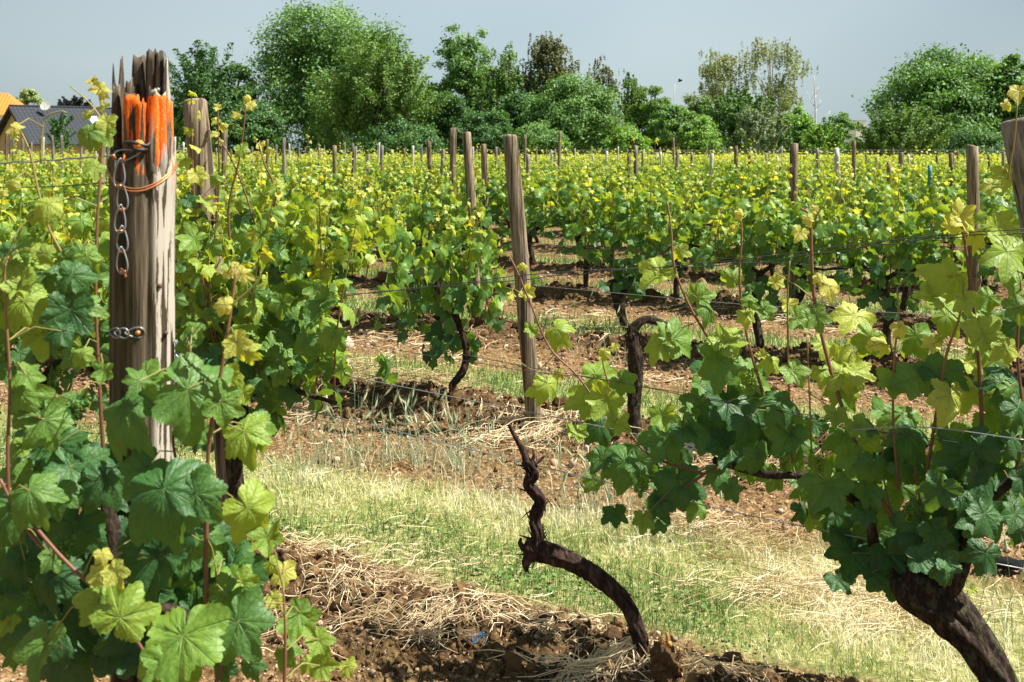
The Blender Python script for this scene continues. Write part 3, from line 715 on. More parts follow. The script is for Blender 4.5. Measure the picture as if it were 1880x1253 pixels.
def explicit(fo, sh, lst, c, r, doff=0.0, stems=None, dj=.05, row=None, up=.5):
    """leaves read off the photograph: (px, py, width px, tint[, tip angle[, depth offset[, extra normal x]]])"""
    pos, T, Nn, sz, ti = [], [], [], [], []
    for e in lst:
        if row == DA0 and 190 < e[0]+e[2]*.3 and e[0] < 335 and e[1]+e[2]*.45 < 690 and e[1] > 262: continue
        a = math.radians(e[4] if len(e) > 4 and e[4] is not None else r.normal(270, 35)); dz = e[5] if len(e) > 5 else r.uniform(-dj, dj)
        d = (rdep(e[0], c) if row is None else row)+doff+dz
        s = e[2]/1.72*d/F
        nn = np.array([r.normal(0, .32)+(e[6] if len(e) > 6 else 0), -1, r.uniform(up-.35, up+.45)]); t = np.array([math.cos(a), r.normal(0, .25), math.sin(a)])
        nn /= np.linalg.norm(nn); t = t-nn*t.dot(nn); t /= np.linalg.norm(t)
        p = P(e[0], e[1], d)-t*s*.33
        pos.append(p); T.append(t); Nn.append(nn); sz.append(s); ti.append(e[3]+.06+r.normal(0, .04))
        if stems is not None and len(stems):
            D = np.linalg.norm(stems-p, axis=1); k = D.argmin()
            if D[k] < .16: tube(fo, [stems[k], (stems[k]+p)/2+np.array([0, 0, .015]), p], [.0013, .0011, .0010], 5, .3, False, mat=1)
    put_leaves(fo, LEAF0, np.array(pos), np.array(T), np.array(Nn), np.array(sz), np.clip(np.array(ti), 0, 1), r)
def inpoly(x, y, poly):
    c = False; n = len(poly)
    for i in range(n):
        x1, y1 = poly[i]; x2, y2 = poly[(i+1) % n]
        if (y1 > y) != (y2 > y) and x < (x2-x1)*(y-y1)/(y2-y1)+x1: c = not c
    return c
def filler(poly, n, w, tint, r, dd):
    out = []; xs = [p[0] for p in poly]; ys_ = [p[1] for p in poly]
    while len(out) < n:
        x, y = r.uniform(min(xs), max(xs)), r.uniform(min(ys_), max(ys_))
        if inpoly(x, y, poly): out.append((x, y, r.uniform(*w), r.uniform(*tint), None, r.uniform(*dd)))
    return out
DA0 = 1.78
c1, c2, c3 = rowc(1), rowc(2), rowc(3)
# --- big gnarled vine on the right (row 1)
rr = np.random.default_rng(21)
base = GP(1868, 1330)
vD = empty('grapevine', tuple(base)); tag(vD, 'big grapevine with thick black bent trunk and large hanging leaves, bottom right', 'grapevine', 'grapevines standing in rows')
tk = MB()
px_tube(tk, [(1900, 1370), (1845, 1270), (1790, 1180), (1735, 1120), (1685, 1075), (1665, 1045)], c1, [26, 29, 31, 38, 50, 36], 48, .26, seed=4, n=110, ridge=.16)
px_tube(tk, [(1720, 1100), (1765, 1030), (1780, 975), (1775, 930)], c1, [28, 18, 12, 9], 24, .25, seed=9, n=50, ridge=.15)
px_tube(tk, [(1770, 985), (1800, 935), (1850, 890), (1900, 850)], c1, [14, 10, 9, 8], 10, .2, seed=12)
px_tube(tk, [(1675, 1060), (1610, 1010), (1590, 940), (1500, 880), (1400, 870), (1310, 845)], c1, [20, 12, 9, 8, 7, 6], 10, .18, seed=14)
under(tk.build('trunk', M_bark, smooth=True), vD)
shD = []
def shootD(pts, r0, r1_, tints=(.8, .3), c=c1, vine=None, store=None):
    m = MB(); sp = px_tube(m, pts, c, [r0*.55, r1_*.55], 7, .0, tints, n=len(pts)*5)
    store.append(sp); under(m.build('shoot', M_shoot, smooth=True), vine); return sp
for pts, a, b, ti in [([(1668, 1000), (1600, 880), (1545, 745), (1500, 580), (1490, 480), (1487, 400), (1470, 383)], 8, 4.5, (.8, .62)),
                      ([(1487, 420), (1500, 395), (1512, 378)], 4, 2, (.4, .4)),
                      ([(1430, 830), (1400, 720), (1372, 620), (1358, 520), (1362, 430), (1358, 390)], 6, 3, (.8, .5)),
                      ([(1300, 620), (1265, 560), (1238, 490), (1232, 420), (1225, 370)], 5, 3, (.8, .45)),
                      ([(1455, 850), (1450, 760), (1447, 640), (1446, 540), (1450, 480)], 4.5, 2.5, (.6, .4)),
                      ([(1490, 830), (1486, 720), (1482, 620)], 3.5, 2.5, (.5, .45)),
                      ([(1650, 900), (1640, 780), (1642, 660), (1650, 580), (1647, 530)], 5, 2.5, (.75, .15)),
                      ([(1700, 880), (1722, 740), (1738, 650), (1762, 580), (1770, 520)], 6, 3.5, (.95, .2)),
                      ([(1795, 960), (1803, 820), (1797, 660), (1785, 540), (1770, 440), (1762, 400)], 8, 4, (.95, .7)),
                      ([(1640, 960), (1620, 860), (1624, 800)], 4, 2.5, (.85, .6)),
                      ([(1660, 1040), (1690, 960), (1680, 860)], 5, 4, (.9, .8)),
                      ([(1850, 900), (1880, 800), (1868, 650), (1875, 520)], 6, 4, (.9, .7)),
                      ([(1400, 850), (1330, 850), (1280, 880), (1240, 905)], 5, 4, (.95, .9)),
                      ([(1290, 870), (1200, 840), (1160, 800), (1130, 740), (1110, 680), (1106, 655)], 5, 3, (.9, .4)),
                      ([(1150, 790), (1100, 745), (1060, 690), (1010, 640), (975, 560), (950, 500), (935, 470)], 3.5, 3.2, (.75, .7)),
                      ([(1850, 330), (1862, 260), (1868, 190)], 3, 2.5, (.4, .3)),
                      ([(1020, 650), (985, 680), (950, 660), (945, 640)], 1.6, 1.2, (.2, .2)),
                      ([(975, 560), (950, 535), (928, 528)], 2, 1.2, (.4, .3)),
                      ([(1540, 760), (1505, 735), (1450, 700)], 2.4, 1.6, (.2, .2)),
                      ([(1499, 560), (1470, 530), (1420, 500)], 2.6, 1.5, (.3, .25)),
                      ([(1790, 620), (1762, 590), (1730, 560)], 3, 2, (.8, .6))]:
    shootD(pts, a, b, ti, c1, vD, shD)
stD = np.concatenate(shD); mis = MB(); fo = MB()
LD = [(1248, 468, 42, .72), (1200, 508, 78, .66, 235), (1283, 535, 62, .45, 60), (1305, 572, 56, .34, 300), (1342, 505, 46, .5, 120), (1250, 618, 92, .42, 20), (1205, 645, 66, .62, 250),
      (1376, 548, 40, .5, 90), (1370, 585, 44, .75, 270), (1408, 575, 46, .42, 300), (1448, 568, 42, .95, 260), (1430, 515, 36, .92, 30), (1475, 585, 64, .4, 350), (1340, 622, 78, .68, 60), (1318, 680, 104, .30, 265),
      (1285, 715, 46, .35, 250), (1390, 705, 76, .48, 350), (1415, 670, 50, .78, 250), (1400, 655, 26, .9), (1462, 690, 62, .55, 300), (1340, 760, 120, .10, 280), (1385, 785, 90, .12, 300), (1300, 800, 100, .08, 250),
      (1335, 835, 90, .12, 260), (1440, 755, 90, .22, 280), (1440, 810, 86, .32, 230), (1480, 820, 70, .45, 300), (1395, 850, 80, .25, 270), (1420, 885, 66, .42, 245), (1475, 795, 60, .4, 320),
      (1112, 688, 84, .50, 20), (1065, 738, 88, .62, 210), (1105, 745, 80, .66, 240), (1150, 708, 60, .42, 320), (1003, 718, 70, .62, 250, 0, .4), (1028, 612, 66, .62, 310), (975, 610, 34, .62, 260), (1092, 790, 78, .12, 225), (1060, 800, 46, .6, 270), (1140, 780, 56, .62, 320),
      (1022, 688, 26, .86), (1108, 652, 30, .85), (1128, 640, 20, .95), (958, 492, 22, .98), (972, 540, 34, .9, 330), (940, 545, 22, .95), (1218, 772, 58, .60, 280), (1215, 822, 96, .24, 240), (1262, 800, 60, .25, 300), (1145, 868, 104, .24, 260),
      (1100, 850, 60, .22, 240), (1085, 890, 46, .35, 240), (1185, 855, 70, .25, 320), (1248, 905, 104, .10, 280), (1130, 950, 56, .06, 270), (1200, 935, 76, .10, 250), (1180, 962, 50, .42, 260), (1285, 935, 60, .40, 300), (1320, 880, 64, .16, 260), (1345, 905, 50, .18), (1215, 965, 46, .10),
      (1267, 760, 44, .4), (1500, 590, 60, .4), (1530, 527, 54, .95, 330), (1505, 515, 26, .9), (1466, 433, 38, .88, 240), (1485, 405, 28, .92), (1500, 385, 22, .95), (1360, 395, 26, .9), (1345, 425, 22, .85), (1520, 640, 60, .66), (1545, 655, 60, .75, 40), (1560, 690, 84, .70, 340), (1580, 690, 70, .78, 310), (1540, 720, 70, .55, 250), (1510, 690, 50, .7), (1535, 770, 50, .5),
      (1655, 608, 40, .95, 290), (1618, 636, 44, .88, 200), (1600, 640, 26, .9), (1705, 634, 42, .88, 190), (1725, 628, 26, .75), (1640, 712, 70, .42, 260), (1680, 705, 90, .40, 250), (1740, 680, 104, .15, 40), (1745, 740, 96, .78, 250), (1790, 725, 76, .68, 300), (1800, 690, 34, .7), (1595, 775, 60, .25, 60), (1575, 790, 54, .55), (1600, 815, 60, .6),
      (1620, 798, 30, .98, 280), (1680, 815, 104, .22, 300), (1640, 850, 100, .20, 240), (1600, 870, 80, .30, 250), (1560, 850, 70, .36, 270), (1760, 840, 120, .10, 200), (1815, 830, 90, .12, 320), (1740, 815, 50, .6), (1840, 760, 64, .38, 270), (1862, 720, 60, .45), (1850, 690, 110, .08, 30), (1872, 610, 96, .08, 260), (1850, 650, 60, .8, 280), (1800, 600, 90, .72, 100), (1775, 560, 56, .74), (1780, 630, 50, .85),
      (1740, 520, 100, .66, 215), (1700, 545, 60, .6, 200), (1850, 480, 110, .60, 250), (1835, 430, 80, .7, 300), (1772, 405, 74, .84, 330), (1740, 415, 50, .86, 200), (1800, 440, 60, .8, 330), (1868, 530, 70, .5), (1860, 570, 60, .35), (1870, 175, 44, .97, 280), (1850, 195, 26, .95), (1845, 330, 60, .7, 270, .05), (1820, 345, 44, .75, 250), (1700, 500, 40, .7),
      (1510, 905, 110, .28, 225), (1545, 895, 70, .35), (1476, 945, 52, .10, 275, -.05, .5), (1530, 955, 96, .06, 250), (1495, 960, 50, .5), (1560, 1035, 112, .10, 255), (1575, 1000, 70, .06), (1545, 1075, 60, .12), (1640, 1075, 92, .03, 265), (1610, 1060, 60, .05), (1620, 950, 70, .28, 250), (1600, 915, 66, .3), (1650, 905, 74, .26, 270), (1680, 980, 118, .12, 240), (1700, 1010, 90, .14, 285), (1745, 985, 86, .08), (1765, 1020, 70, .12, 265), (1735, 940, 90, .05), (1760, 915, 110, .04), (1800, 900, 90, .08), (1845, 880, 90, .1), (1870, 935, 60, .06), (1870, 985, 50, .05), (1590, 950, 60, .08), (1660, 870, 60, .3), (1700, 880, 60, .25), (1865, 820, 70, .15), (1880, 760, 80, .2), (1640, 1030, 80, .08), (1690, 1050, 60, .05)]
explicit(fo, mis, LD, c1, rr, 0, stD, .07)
polyD = [(1270, 660), (1340, 640), (1400, 700), (1480, 740), (1560, 800), (1700, 800), (1880, 760), (1880, 960), (1790, 1000), (1700, 1040), (1620, 1060), (1550, 1010), (1480, 930), (1420, 860), (1330, 860), (1260, 900), (1180, 900), (1120, 860), (1180, 800), (1260, 780)]
explicit(fo, mis, filler(polyD, 90, (50, 92), (.06, .44), rr, (-.02, .38)), c1, rr, .05, None)
explicit(fo, mis, filler([(1500, 620), (1880, 420), (1880, 760), (1560, 790)], 22, (40, 90), (.3, .8), rr, (.05, .45)), c1, rr, .05, None)
explicit(fo, mis, filler([(1680, 900), (1880, 840), (1880, 980), (1800, 1040), (1740, 1060), (1690, 1050)], 14, (60, 100), (.06, .26), rr, (-.20, -.05)), c1, rr, 0, None)
under(fo.build('foliage', [M_leaf0, M_shoot], smooth=True), vD)
for p in [(1185, 885), (1175, 900), (1440, 850), (1505, 850), (1668, 940), (1380, 700)]:
    m = MB(); add_cluster(m, P(p[0], p[1]-15, rdep(p[0], c1)-.03), .05, rr, .62); under(m.build('flower_cluster', M_leaf, smooth=True), vD)
# --- leafless crooked vine (row 1, middle)
b = GP(1183, 1206); vC = empty('grapevine', tuple(b)); tag(vC, 'leafless dead-looking vine with twisted dark trunk rising from straw', 'grapevine', 'grapevines standing in rows')
tk = MB(); dC = float(b[1]); rc = np.random.default_rng(4)
sp = px_tube(tk, [(1186, 1225), (1178, 1180), (1150, 1110), (1100, 1062), (1040, 1028), (995, 1012), (965, 1004)], c1, [15, 14, 14, 15, 17, 19, 17], 40, .18, seed=31, n=130, row=dC, ridge=.15)
bark_shreds(tk, sp, .027, 40, rc)
sp2 = px_tube(tk, [(972, 1020), (986, 990), (980, 955), (991, 920), (970, 890), (977, 868), (964, 846)], c1, [15, 11, 9, 10.5, 8.5, 10, 8], 32, .34, seed=37, n=80, row=dC, ridge=.2)
bark_shreds(tk, sp2, .018, 46, rc)
px_tube(tk, [(968, 855), (960, 825), (945, 800), (935, 780)], c1, [9, 6, 4, 4], 9, .25, seed=39, row=dC)
px_tube(tk, [(972, 860), (985, 850), (1000, 838)], c1, [8, 4, 2], 7, .2, seed=43, row=dC)
px_tube(tk, [(975, 850), (980, 838), (978, 825)], c1, [5, 3, 2], 6, .2, seed=44, row=dC)
px_tube(tk, [(975, 1015), (966, 1035), (968, 1050)], c1, [14, 9, 3], 8, .3, seed=45, row=dC)
px_tube(tk, [(962, 1008), (955, 998), (957, 988)], c1, [8, 5, 2], 7, .3, seed=46, row=dC)
px_tube(tk, [(985, 985), (993, 975), (998, 962)], c1, [4, 2, 1], 5, 0, seed=46, row=dC)
under(tk.build('trunk', M_bark2, smooth=True), vC)
# --- crooked thin vine of row 2 and its crown
def vine_from(label, pxb, trunk_parts, meshes=None, at=None, scale=1, extra=None, mat=M_bark, rot=0):
    b = GP(*pxb); root = empty('grapevine', tuple(b)); tag(root, label, 'grapevine', 'grapevines standing in rows'); tk = MB()
    for i, (pts, rad) in enumerate(trunk_parts): px_tube(tk, pts, 0, [x*.8 for x in rad], 20, .30, seed=60+i, row=float(b[1]), n=len(pts)*12, ridge=.18)
    under(tk.build('trunk', mat, smooth=True), root)
    if meshes:
        for nm, me in [('foliage', meshes['foliage'])]+[('shoot', s) for s in meshes['shoots']]:
            o = bpy.data.objects.new(nm, me); C.objects.link(o); o.parent = root; o.rotation_euler = (0, 0, ROWROT+rot); o.location = (at[0]-b[0], at[1]-b[1], at[2]-b[2]); o.scale = (scale, scale, 1)
    return root
dB = float(GP(842, 742)[1]); q = P(812, 500, dB+.05)
vine_from('grapevine with thin zigzag trunk under a leafy crown, left of the leaning middle post', (842, 742), [([(845, 752), (830, 712), (850, 680), (856, 645), (845, 605), (835, 575)], [7, 7, 7.5, 7.5, 7, 8])], lib[3][2], (q[0], q[1], 0), .80, mat=M_bark2)
b = GP(1168, 792)
vH = vine_from('almost leafless grapevine with one hooked bare arm, right of the leaning middle post', (1168, 792), [([(1168, 815), (1164, 760), (1166, 700), (1166, 650), (1158, 612)], [15, 14, 14, 15, 15]), ([(1158, 622), (1163, 603), (1185, 588), (1215, 594), (1228, 606), (1240, 590)], [13, 12, 9, 8, 8, 5])])
b2 = GP(1150, 605)
vS = vine_from('grapevine on a short bent dark trunk, directly behind the hooked vine', (1152, 612), [([(1160, 620), (1143, 585), (1135, 550), (1122, 515)], [8, 9, 12, 9]), ([(1138, 555), (1148, 535), (1160, 510)], [8, 7, 6])])
fo = MB(); dS = float(b2[1]); explicit(fo, fo, [(1150, 520, 40, .1), (1165, 505, 40, .15), (1140, 505, 34, .1), (1158, 540, 30, .1), (1175, 530, 34, .12), (1150, 490, 30, .3), (1170, 485, 26, .4), (1135, 530, 22, .3)]+filler([(1130, 480), (1190, 480), (1180, 550), (1140, 550)], 14, (22, 36), (.05, .3), rr, (-.1, .1)), 0, rr, 0, None, row=dS)
under(fo.build('foliage', [M_leaf0, M_shoot], smooth=True), vS)
for nm_, me_ in [('foliage', lib[1][4]['foliage'])]+[('shoot', s_) for s_ in lib[1][4]['shoots']]:
    o = bpy.data.objects.new(nm_, me_); C.objects.link(o); o.parent = vS; o.rotation_euler = (0, 0, ROWROT); o.location = (0, 0, .12); o.scale = (.95, 1, 1)
# --- foreground vine at the big splintered post (left)
rl = np.random.default_rng(8); DA = 1.78
b = (P(230, 1400, DA)[0], DA+.05, 0); vA = empty('grapevine', b); tag(vA, 'nearest grapevine with very large leaves around the splintered post, bottom left', 'grapevine', 'grapevines standing in rows')
shA = []
def shootA(pts, r0, r1_, ti, row=DA):
    m = MB(); sp = px_tube(m, pts, 0, [r0*.62, r1_*.62], 8, 0, ti, n=len(pts)*5, row=row)
    shA.append(sp); under(m.build('shoot', M_shoot, smooth=True), vA)
for a_ in [([(200, 960), (190, 830), (182, 700), (176, 560), (178, 420), (186, 300), (190, 220), (180, 165)], 7, 3, (.95, .4), 1.85),
           ([(145, 560), (120, 480), (90, 420), (70, 350), (55, 280), (35, 235)], 5, 3, (.6, .25), 1.9),
           ([(75, 300), (78, 240), (85, 215), (110, 205), (122, 207)], 3, 2, (.2, .1), 1.9),
           ([(190, 225), (165, 190), (128, 158)], 3, 1.5, (.4, .2), 1.88),
           ([(18, 960), (14, 830), (18, 700), (10, 560), (8, 480)], 6, 3.5, (.8, .5), 1.75),
           ([(380, 1180), (378, 1050), (380, 930), (385, 800), (410, 660), (425, 560), (433, 500)], 8, 4, (.8, .55), 1.7),
           ([(425, 560), (450, 540), (475, 515), (478, 500)], 3.5, 2, (.25, .15), 1.7),
           ([(520, 1300), (524, 1180), (520, 1080)], 6, 3, (.8, .5), 1.7),
           ([(50, 950), (110, 1020), (190, 1100), (240, 1160), (275, 1215)], 6, 5, (.7, .75), 1.65),
           ([(0, 880), (40, 960), (80, 1010)], 5, 4, (.75, .7), 1.65),
           ([(330, 880), (318, 800), (340, 720), (350, 640)], 5, 3, (.9, .8), 1.75),
           ([(200, 1010), (230, 1120), (300, 1250)], 8, 9, (.9, .9), 1.85),
           ([(400, 1060), (410, 1200), (380, 1300)], 6, 7, (.85, .9), 1.8)]: shootA(*a_)
m = MB(); px_tube(m, [(250, 1700), (240, 1400), (225, 1150), (205, 980), (190, 900)], 0, [26, 24, 20, 16, 9], 14, .25, seed=50, n=30, row=1.85)
px_tube(m, [(225, 1150), (300, 1120), (380, 1150)], 0, [16, 12, 8], 10, .2, seed=51, row=1.8)
under(m.build('trunk', M_bark, smooth=True), vA)
stA = np.concatenate(shA); fo = MB(); mis = MB()
LA = [(235, 765, 165, .30, 305, -.1), (270, 715, 110, .42, 320, -.08), (375, 728, 175, .34, 330, -.1), (420, 745, 90, .42, 340, -.1), (305, 935, 200, .20, 285, -.18), (375, 925, 120, .26, 320, -.16), (250, 880, 120, .16, 230, -.1), (180, 900, 110, .14, 250), (472, 950, 128, .60, 305, -.1), (492, 1000, 76, .50, 290, -.1), (450, 810, 110, .60, 290, -.05), (475, 800, 90, .45, 300),
      (285, 1050, 165, .12, 260, -.08), (330, 1010, 120, .12, 300, -.05), (235, 1110, 130, .62, 60, -.2), (175, 1120, 110, .55, 230, -.2), (215, 1060, 60, .88, 300, -.2), (190, 1025, 40, .98, 280, -.2), (170, 1060, 50, .85, 200, -.2), (330, 1205, 190, .48, 280, -.2), (300, 1240, 130, .45, 230, -.2), (450, 1165, 140, .30, 300, -.15), (405, 1110, 100, .3, 230, -.1),
      (560, 1150, 84, .52, 320), (590, 1185, 60, .6, 300), (540, 1125, 60, .45, 200), (600, 1222, 60, .66, 0), (640, 1230, 40, .75), (522, 1060, 56, .92, 270), (505, 1105, 40, .8), (560, 1225, 46, .6), (530, 1205, 60, .4),
      (75, 1205, 120, .42, 280, -.1), (10, 1150, 50, .5), (30, 1210, 50, .4), (90, 790, 110, .30, 300), (55, 720, 90, .40, 10), (60, 690, 60, .45, 0), (30, 830, 60, .6, 260), (50, 770, 70, .35), (120, 830, 120, .22, 320), (150, 870, 130, .16, 300), (60, 920, 120, .34, 300, -.15), (25, 950, 110, .22, 270), (100, 920, 90, .30, 280, -.1), (45, 885, 90, .42, 20), (130, 990, 140, .10, 260), (90, 1080, 130, .06, 260), (40, 1050, 100, .08, 260), (190, 1180, 150, .03, 265, .1), (120, 1160, 100, .06, 250, .1), (230, 1210, 150, .05, 280, .1), (100, 1030, 60, .3),
      (438, 640, 66, .84, 300, -.1), (460, 650, 50, .78, 330, -.1), (405, 560, 44, .92, 180, -.1), (430, 498, 36, .96), (450, 505, 40, .94, 340), (415, 505, 26, .95), (385, 690, 50, .8, 120), (420, 700, 60, .7, 300), (440, 730, 60, .66, 260), (350, 610, 50, .45), (340, 640, 60, .35), (500, 1040, 40, .75),
      (160, 250, 66, .55, 280), (185, 255, 60, .62, 250), (160, 215, 30, .7), (85, 385, 66, .78, 270), (60, 400, 40, .7), (178, 165, 36, .97, 200), (190, 170, 30, .95, 320), (172, 152, 24, .97), (196, 232, 44, .78, 270), (192, 200, 26, .85), (30, 238, 34, .95, 330), (20, 340, 36, .85), (25, 500, 90, .55), (15, 560, 120, .45, 330), (50, 570, 110, .55, 300), (45, 530, 70, .66, 320), (60, 620, 90, .55), (20, 470, 80, .5, 200),
      (170, 400, 90, .34, 50), (160, 430, 110, .16, 240), (185, 430, 80, .18, 290), (170, 340, 70, .55, 90), (75, 465, 50, .62), (150, 505, 90, .30, 20), (125, 590, 110, .12, 260), (150, 580, 90, .40, 300), (105, 620, 70, .14, 250), (175, 640, 60, .45, 260), (150, 660, 50, .5), (190, 480, 60, .66), (165, 480, 60, .5), (140, 470, 60, .4), (165, 310, 50, .62), (190, 690, 50, .5, 270), (250, 690, 60, .40, 110, -.1), (185, 560, 44, .7),
      (145, 740, 50, .45), (250, 1000, 70, .14), (360, 800, 70, .35), (420, 1040, 80, .5, 300), (450, 1080, 70, .62, 290), (385, 1000, 80, .3), (395, 1230, 80, .2), (460, 1230, 60, .2)]
explicit(fo, mis, LA, 0, rl, 0, stA, .05, row=DA)
explicit(fo, mis, filler([(0, 780), (120, 790), (190, 880), (330, 920), (375, 920), (385, 1010), (430, 1100), (470, 1253), (60, 1253), (40, 1150), (0, 1120)], 70, (80, 150), (.02, .26), rl, (.02, .30)), 0, rl, 0, None, row=DA)
explicit(fo, mis, filler([(0, 480), (200, 480), (195, 640), (100, 660), (0, 660)], 12, (60, 100), (.2, .6), rl, (.02, .35)), 0, rl, 0, None, row=DA)
under(fo.build('foliage', [M_leaf0, M_shoot], smooth=True), vA)
for p in [(145, 745), (118, 1005)]:
    m = MB(); add_cluster(m, P(p[0], p[1]-15, DA-.05), .035, rl, .42); under(m.build('flower_cluster', M_leaf, smooth=True), vA)
# tall bare-ish shoots on the vine beside the blunt post
vB = [o for o in C.objects if o.get('label') == TXT[(1, -1.08)]][0]
rb = np.random.default_rng(12); fo = MB(); mis = MB(); stB = []; dB1 = 4.25
for pts, a, b_ in [([(425, 480), (420, 380), (440, 290), (452, 190)], 4, 2.5), ([(392, 470), (402, 340), (401, 260), (400, 195)], 3.5, 2), ([(500, 430), (505, 350), (485, 300), (475, 265)], 3.5, 2), ([(470, 420), (445, 340), (415, 275), (380, 235)], 3, 2)]:
    m = MB(); sp = px_tube(m, pts, 0, [a*.6, b_*.6], 6, 0, n=20, row=dB1, tint=.75); stB.append(sp)
    o = m.build('shoot', M_shoot, smooth=True); o.parent = vB; bpy.context.view_layer.update(); o.matrix_parent_inverse = vB.matrix_world.inverted()
explicit(fo, mis, [(432, 212, 22, .93, 200), (448, 186, 26, .97), (462, 196, 24, .96), (455, 180, 18, .98), (400, 200, 20, .9), (395, 225, 22, .92), (408, 235, 22, .9), (392, 248, 20, .93), (402, 262, 18, .88), (375, 365, 62, .26, 280), (350, 372, 40, .2), (440, 405, 54, .16, 250), (500, 345, 48, .55), (480, 370, 50, .5), (445, 280, 34, .62), (440, 380, 46, .6), (495, 400, 60, .58), (410, 390, 44, .55), (360, 420, 56, .14, 200), (480, 270, 22, .9), (470, 290, 24, .86), (495, 280, 20, .9), (505, 445, 56, .32), (455, 440, 60, .5),
      (395, 330, 34, .6), (415, 310, 30, .7), (512, 470, 50, .35), (540, 500, 46, .42), (555, 440, 46, .5), (560, 600, 50, .5, 300), (570, 640, 46, .55, 260), (540, 690, 50, .45), (520, 650, 50, .4), (500, 720, 46, .3), (485, 750, 40, .3)], 0, rb, 0, np.concatenate(stB), .15, row=dB1)
explicit(fo, mis, filler([(420, 560), (570, 520), (590, 640), (545, 720), (490, 770), (430, 740)], 60, (38, 62), (.06, .5), rb, (-.15, .35)), 0, rb, 0, None, row=dB1)
for nm, m_, mt in (('foliage', fo, [M_leaf0, M_shoot]),):
    o = m_.build(nm, mt, smooth=True); o.parent = vB; o.matrix_parent_inverse = vB.matrix_world.inverted()
# ---------------------------------------------------------------- posts
def post_mesh(mb, p0, p1, rad, seed, sides=20, rings=16, taper=.93, mat=0):
    r = np.random.default_rng(seed); p0 = np.asarray(p0, float); p1 = np.asarray(p1, float)
    ax = p1-p0; L = np.linalg.norm(ax); ax /= L; u = np.cross([0, 1, 0], ax); u /= np.linalg.norm(u); v = np.cross(ax, u)
    a = np.arange(sides)/sides*2*np.pi; T = np.linspace(0, 1, rings)
    bend = r.normal(0, .012, 2); V = []
    for k, t in enumerate(T):
        R = rad*(1-(1-taper)*t)*(1+.10*(fbm(np.cos(a)*1.7+5+seed % 50, np.sin(a)*1.7+t*L*2.2, seed, 2)-.5)+.05*(vn(np.degrees(a)/14, t*L*1.5+0*a, seed)-.5))
        ctr = p0+ax*L*t+u*bend[0]*math.sin(math.pi*t)+v*bend[1]*math.sin(math.pi*t)
        V.append(ctr+u*(np.cos(a)*R)[:, None]+v*(np.sin(a)*R)[:, None])
    ctr = p0+ax*(L+rad*.10); til = r.normal(0, .05, 2)
    V.append(ctr+u*(np.cos(a)*rad*.80)[:, None]+v*(np.sin(a)*rad*.80)[:, None]+ax*((np.cos(a)*til[0]+np.sin(a)*til[1])*rad*2)[:, None])
    V = np.concatenate(V+[(ctr+ax*.002)[None]]); n = rings+1
    i = (np.arange(n-1)[:, None]*sides); j = np.arange(sides)[None]; k = (j+1) % sides
    q = np.stack([i+j, i+k, i+sides+k, i+sides+j], -1).reshape(-1, 4); c = n*sides
    mb.add(V, [q, np.stack([(n-1)*sides+np.arange(sides), (n-1)*sides+(np.arange(sides)+1) % sides, np.full(sides, c)], -1)], .5, None, mat)
def put_post(name, p0, p1, rad, seed, mat, label, group='posts of the vine rows', cat='post', sides=20, **k):
    mb = MB(); post_mesh(mb, p0, p1, rad, seed, sides); o = mb.build(name, mat, smooth=True, loc=np.asarray(p0, float))
    return tag(o, label, cat, group)
def gz(p): return float(gh(p[0], p[1]))
# named posts: top px, py, width px, base px, base py
a = GP(436, 1018); put_post('vineyard_post', a-[0, 0, .1], P(358, 187, a[1]), .5*47/F*a[1], 1, M_post, 'thick blunt round post leaning left behind the splintered post')
a = GP(984, 782); put_post('vineyard_post', a-[0, 0, .1], P(937, 252, a[1]), .5*30/F*a[1], 2, M_post, 'tall round post leaning left in the middle, standing clear of leaves')
d = rdep(856, c3)+.1; put_post('vineyard_post', [*P(874, 600, d)[:2], -.05], P(856, 244, d), .5*18/F*d, 3, M_post, 'cracked brown post, right one of a close pair behind the middle vine')
d = rdep(832, rowc(4)); put_post('vineyard_post', [*P(833, 600, d)[:2], -.05], P(832, 236, d), .5*13/F*d, 4, M_post, 'slim straight post, left one of a close pair behind the middle vine')
d = rdep(1457, rowc(4)); put_post('vineyard_post', [*P(1456, 555, d)[:2], -.05], P(1458, 264, d), .5*16.5/F*d, 5, M_post, 'straight brown post with a long split, third from the right edge')
d = rdep(1787, c3); put_post('vineyard_post', [*P(1790, 685, d)[:2], -.05], P(1785, 269, d), .5*22.5/F*d, 6, M_post, 'smooth reddish brown post under the dark shrub, near the right edge')
# big leaning post at the right edge
d = 3.0; put_post('vineyard_post', [P(2130, 1300, d)[0], d, -.1], P(1876, 222, d), .5*80/F*d, 7, M_gpost, 'thick bleached post leaning right, cut by the right edge')
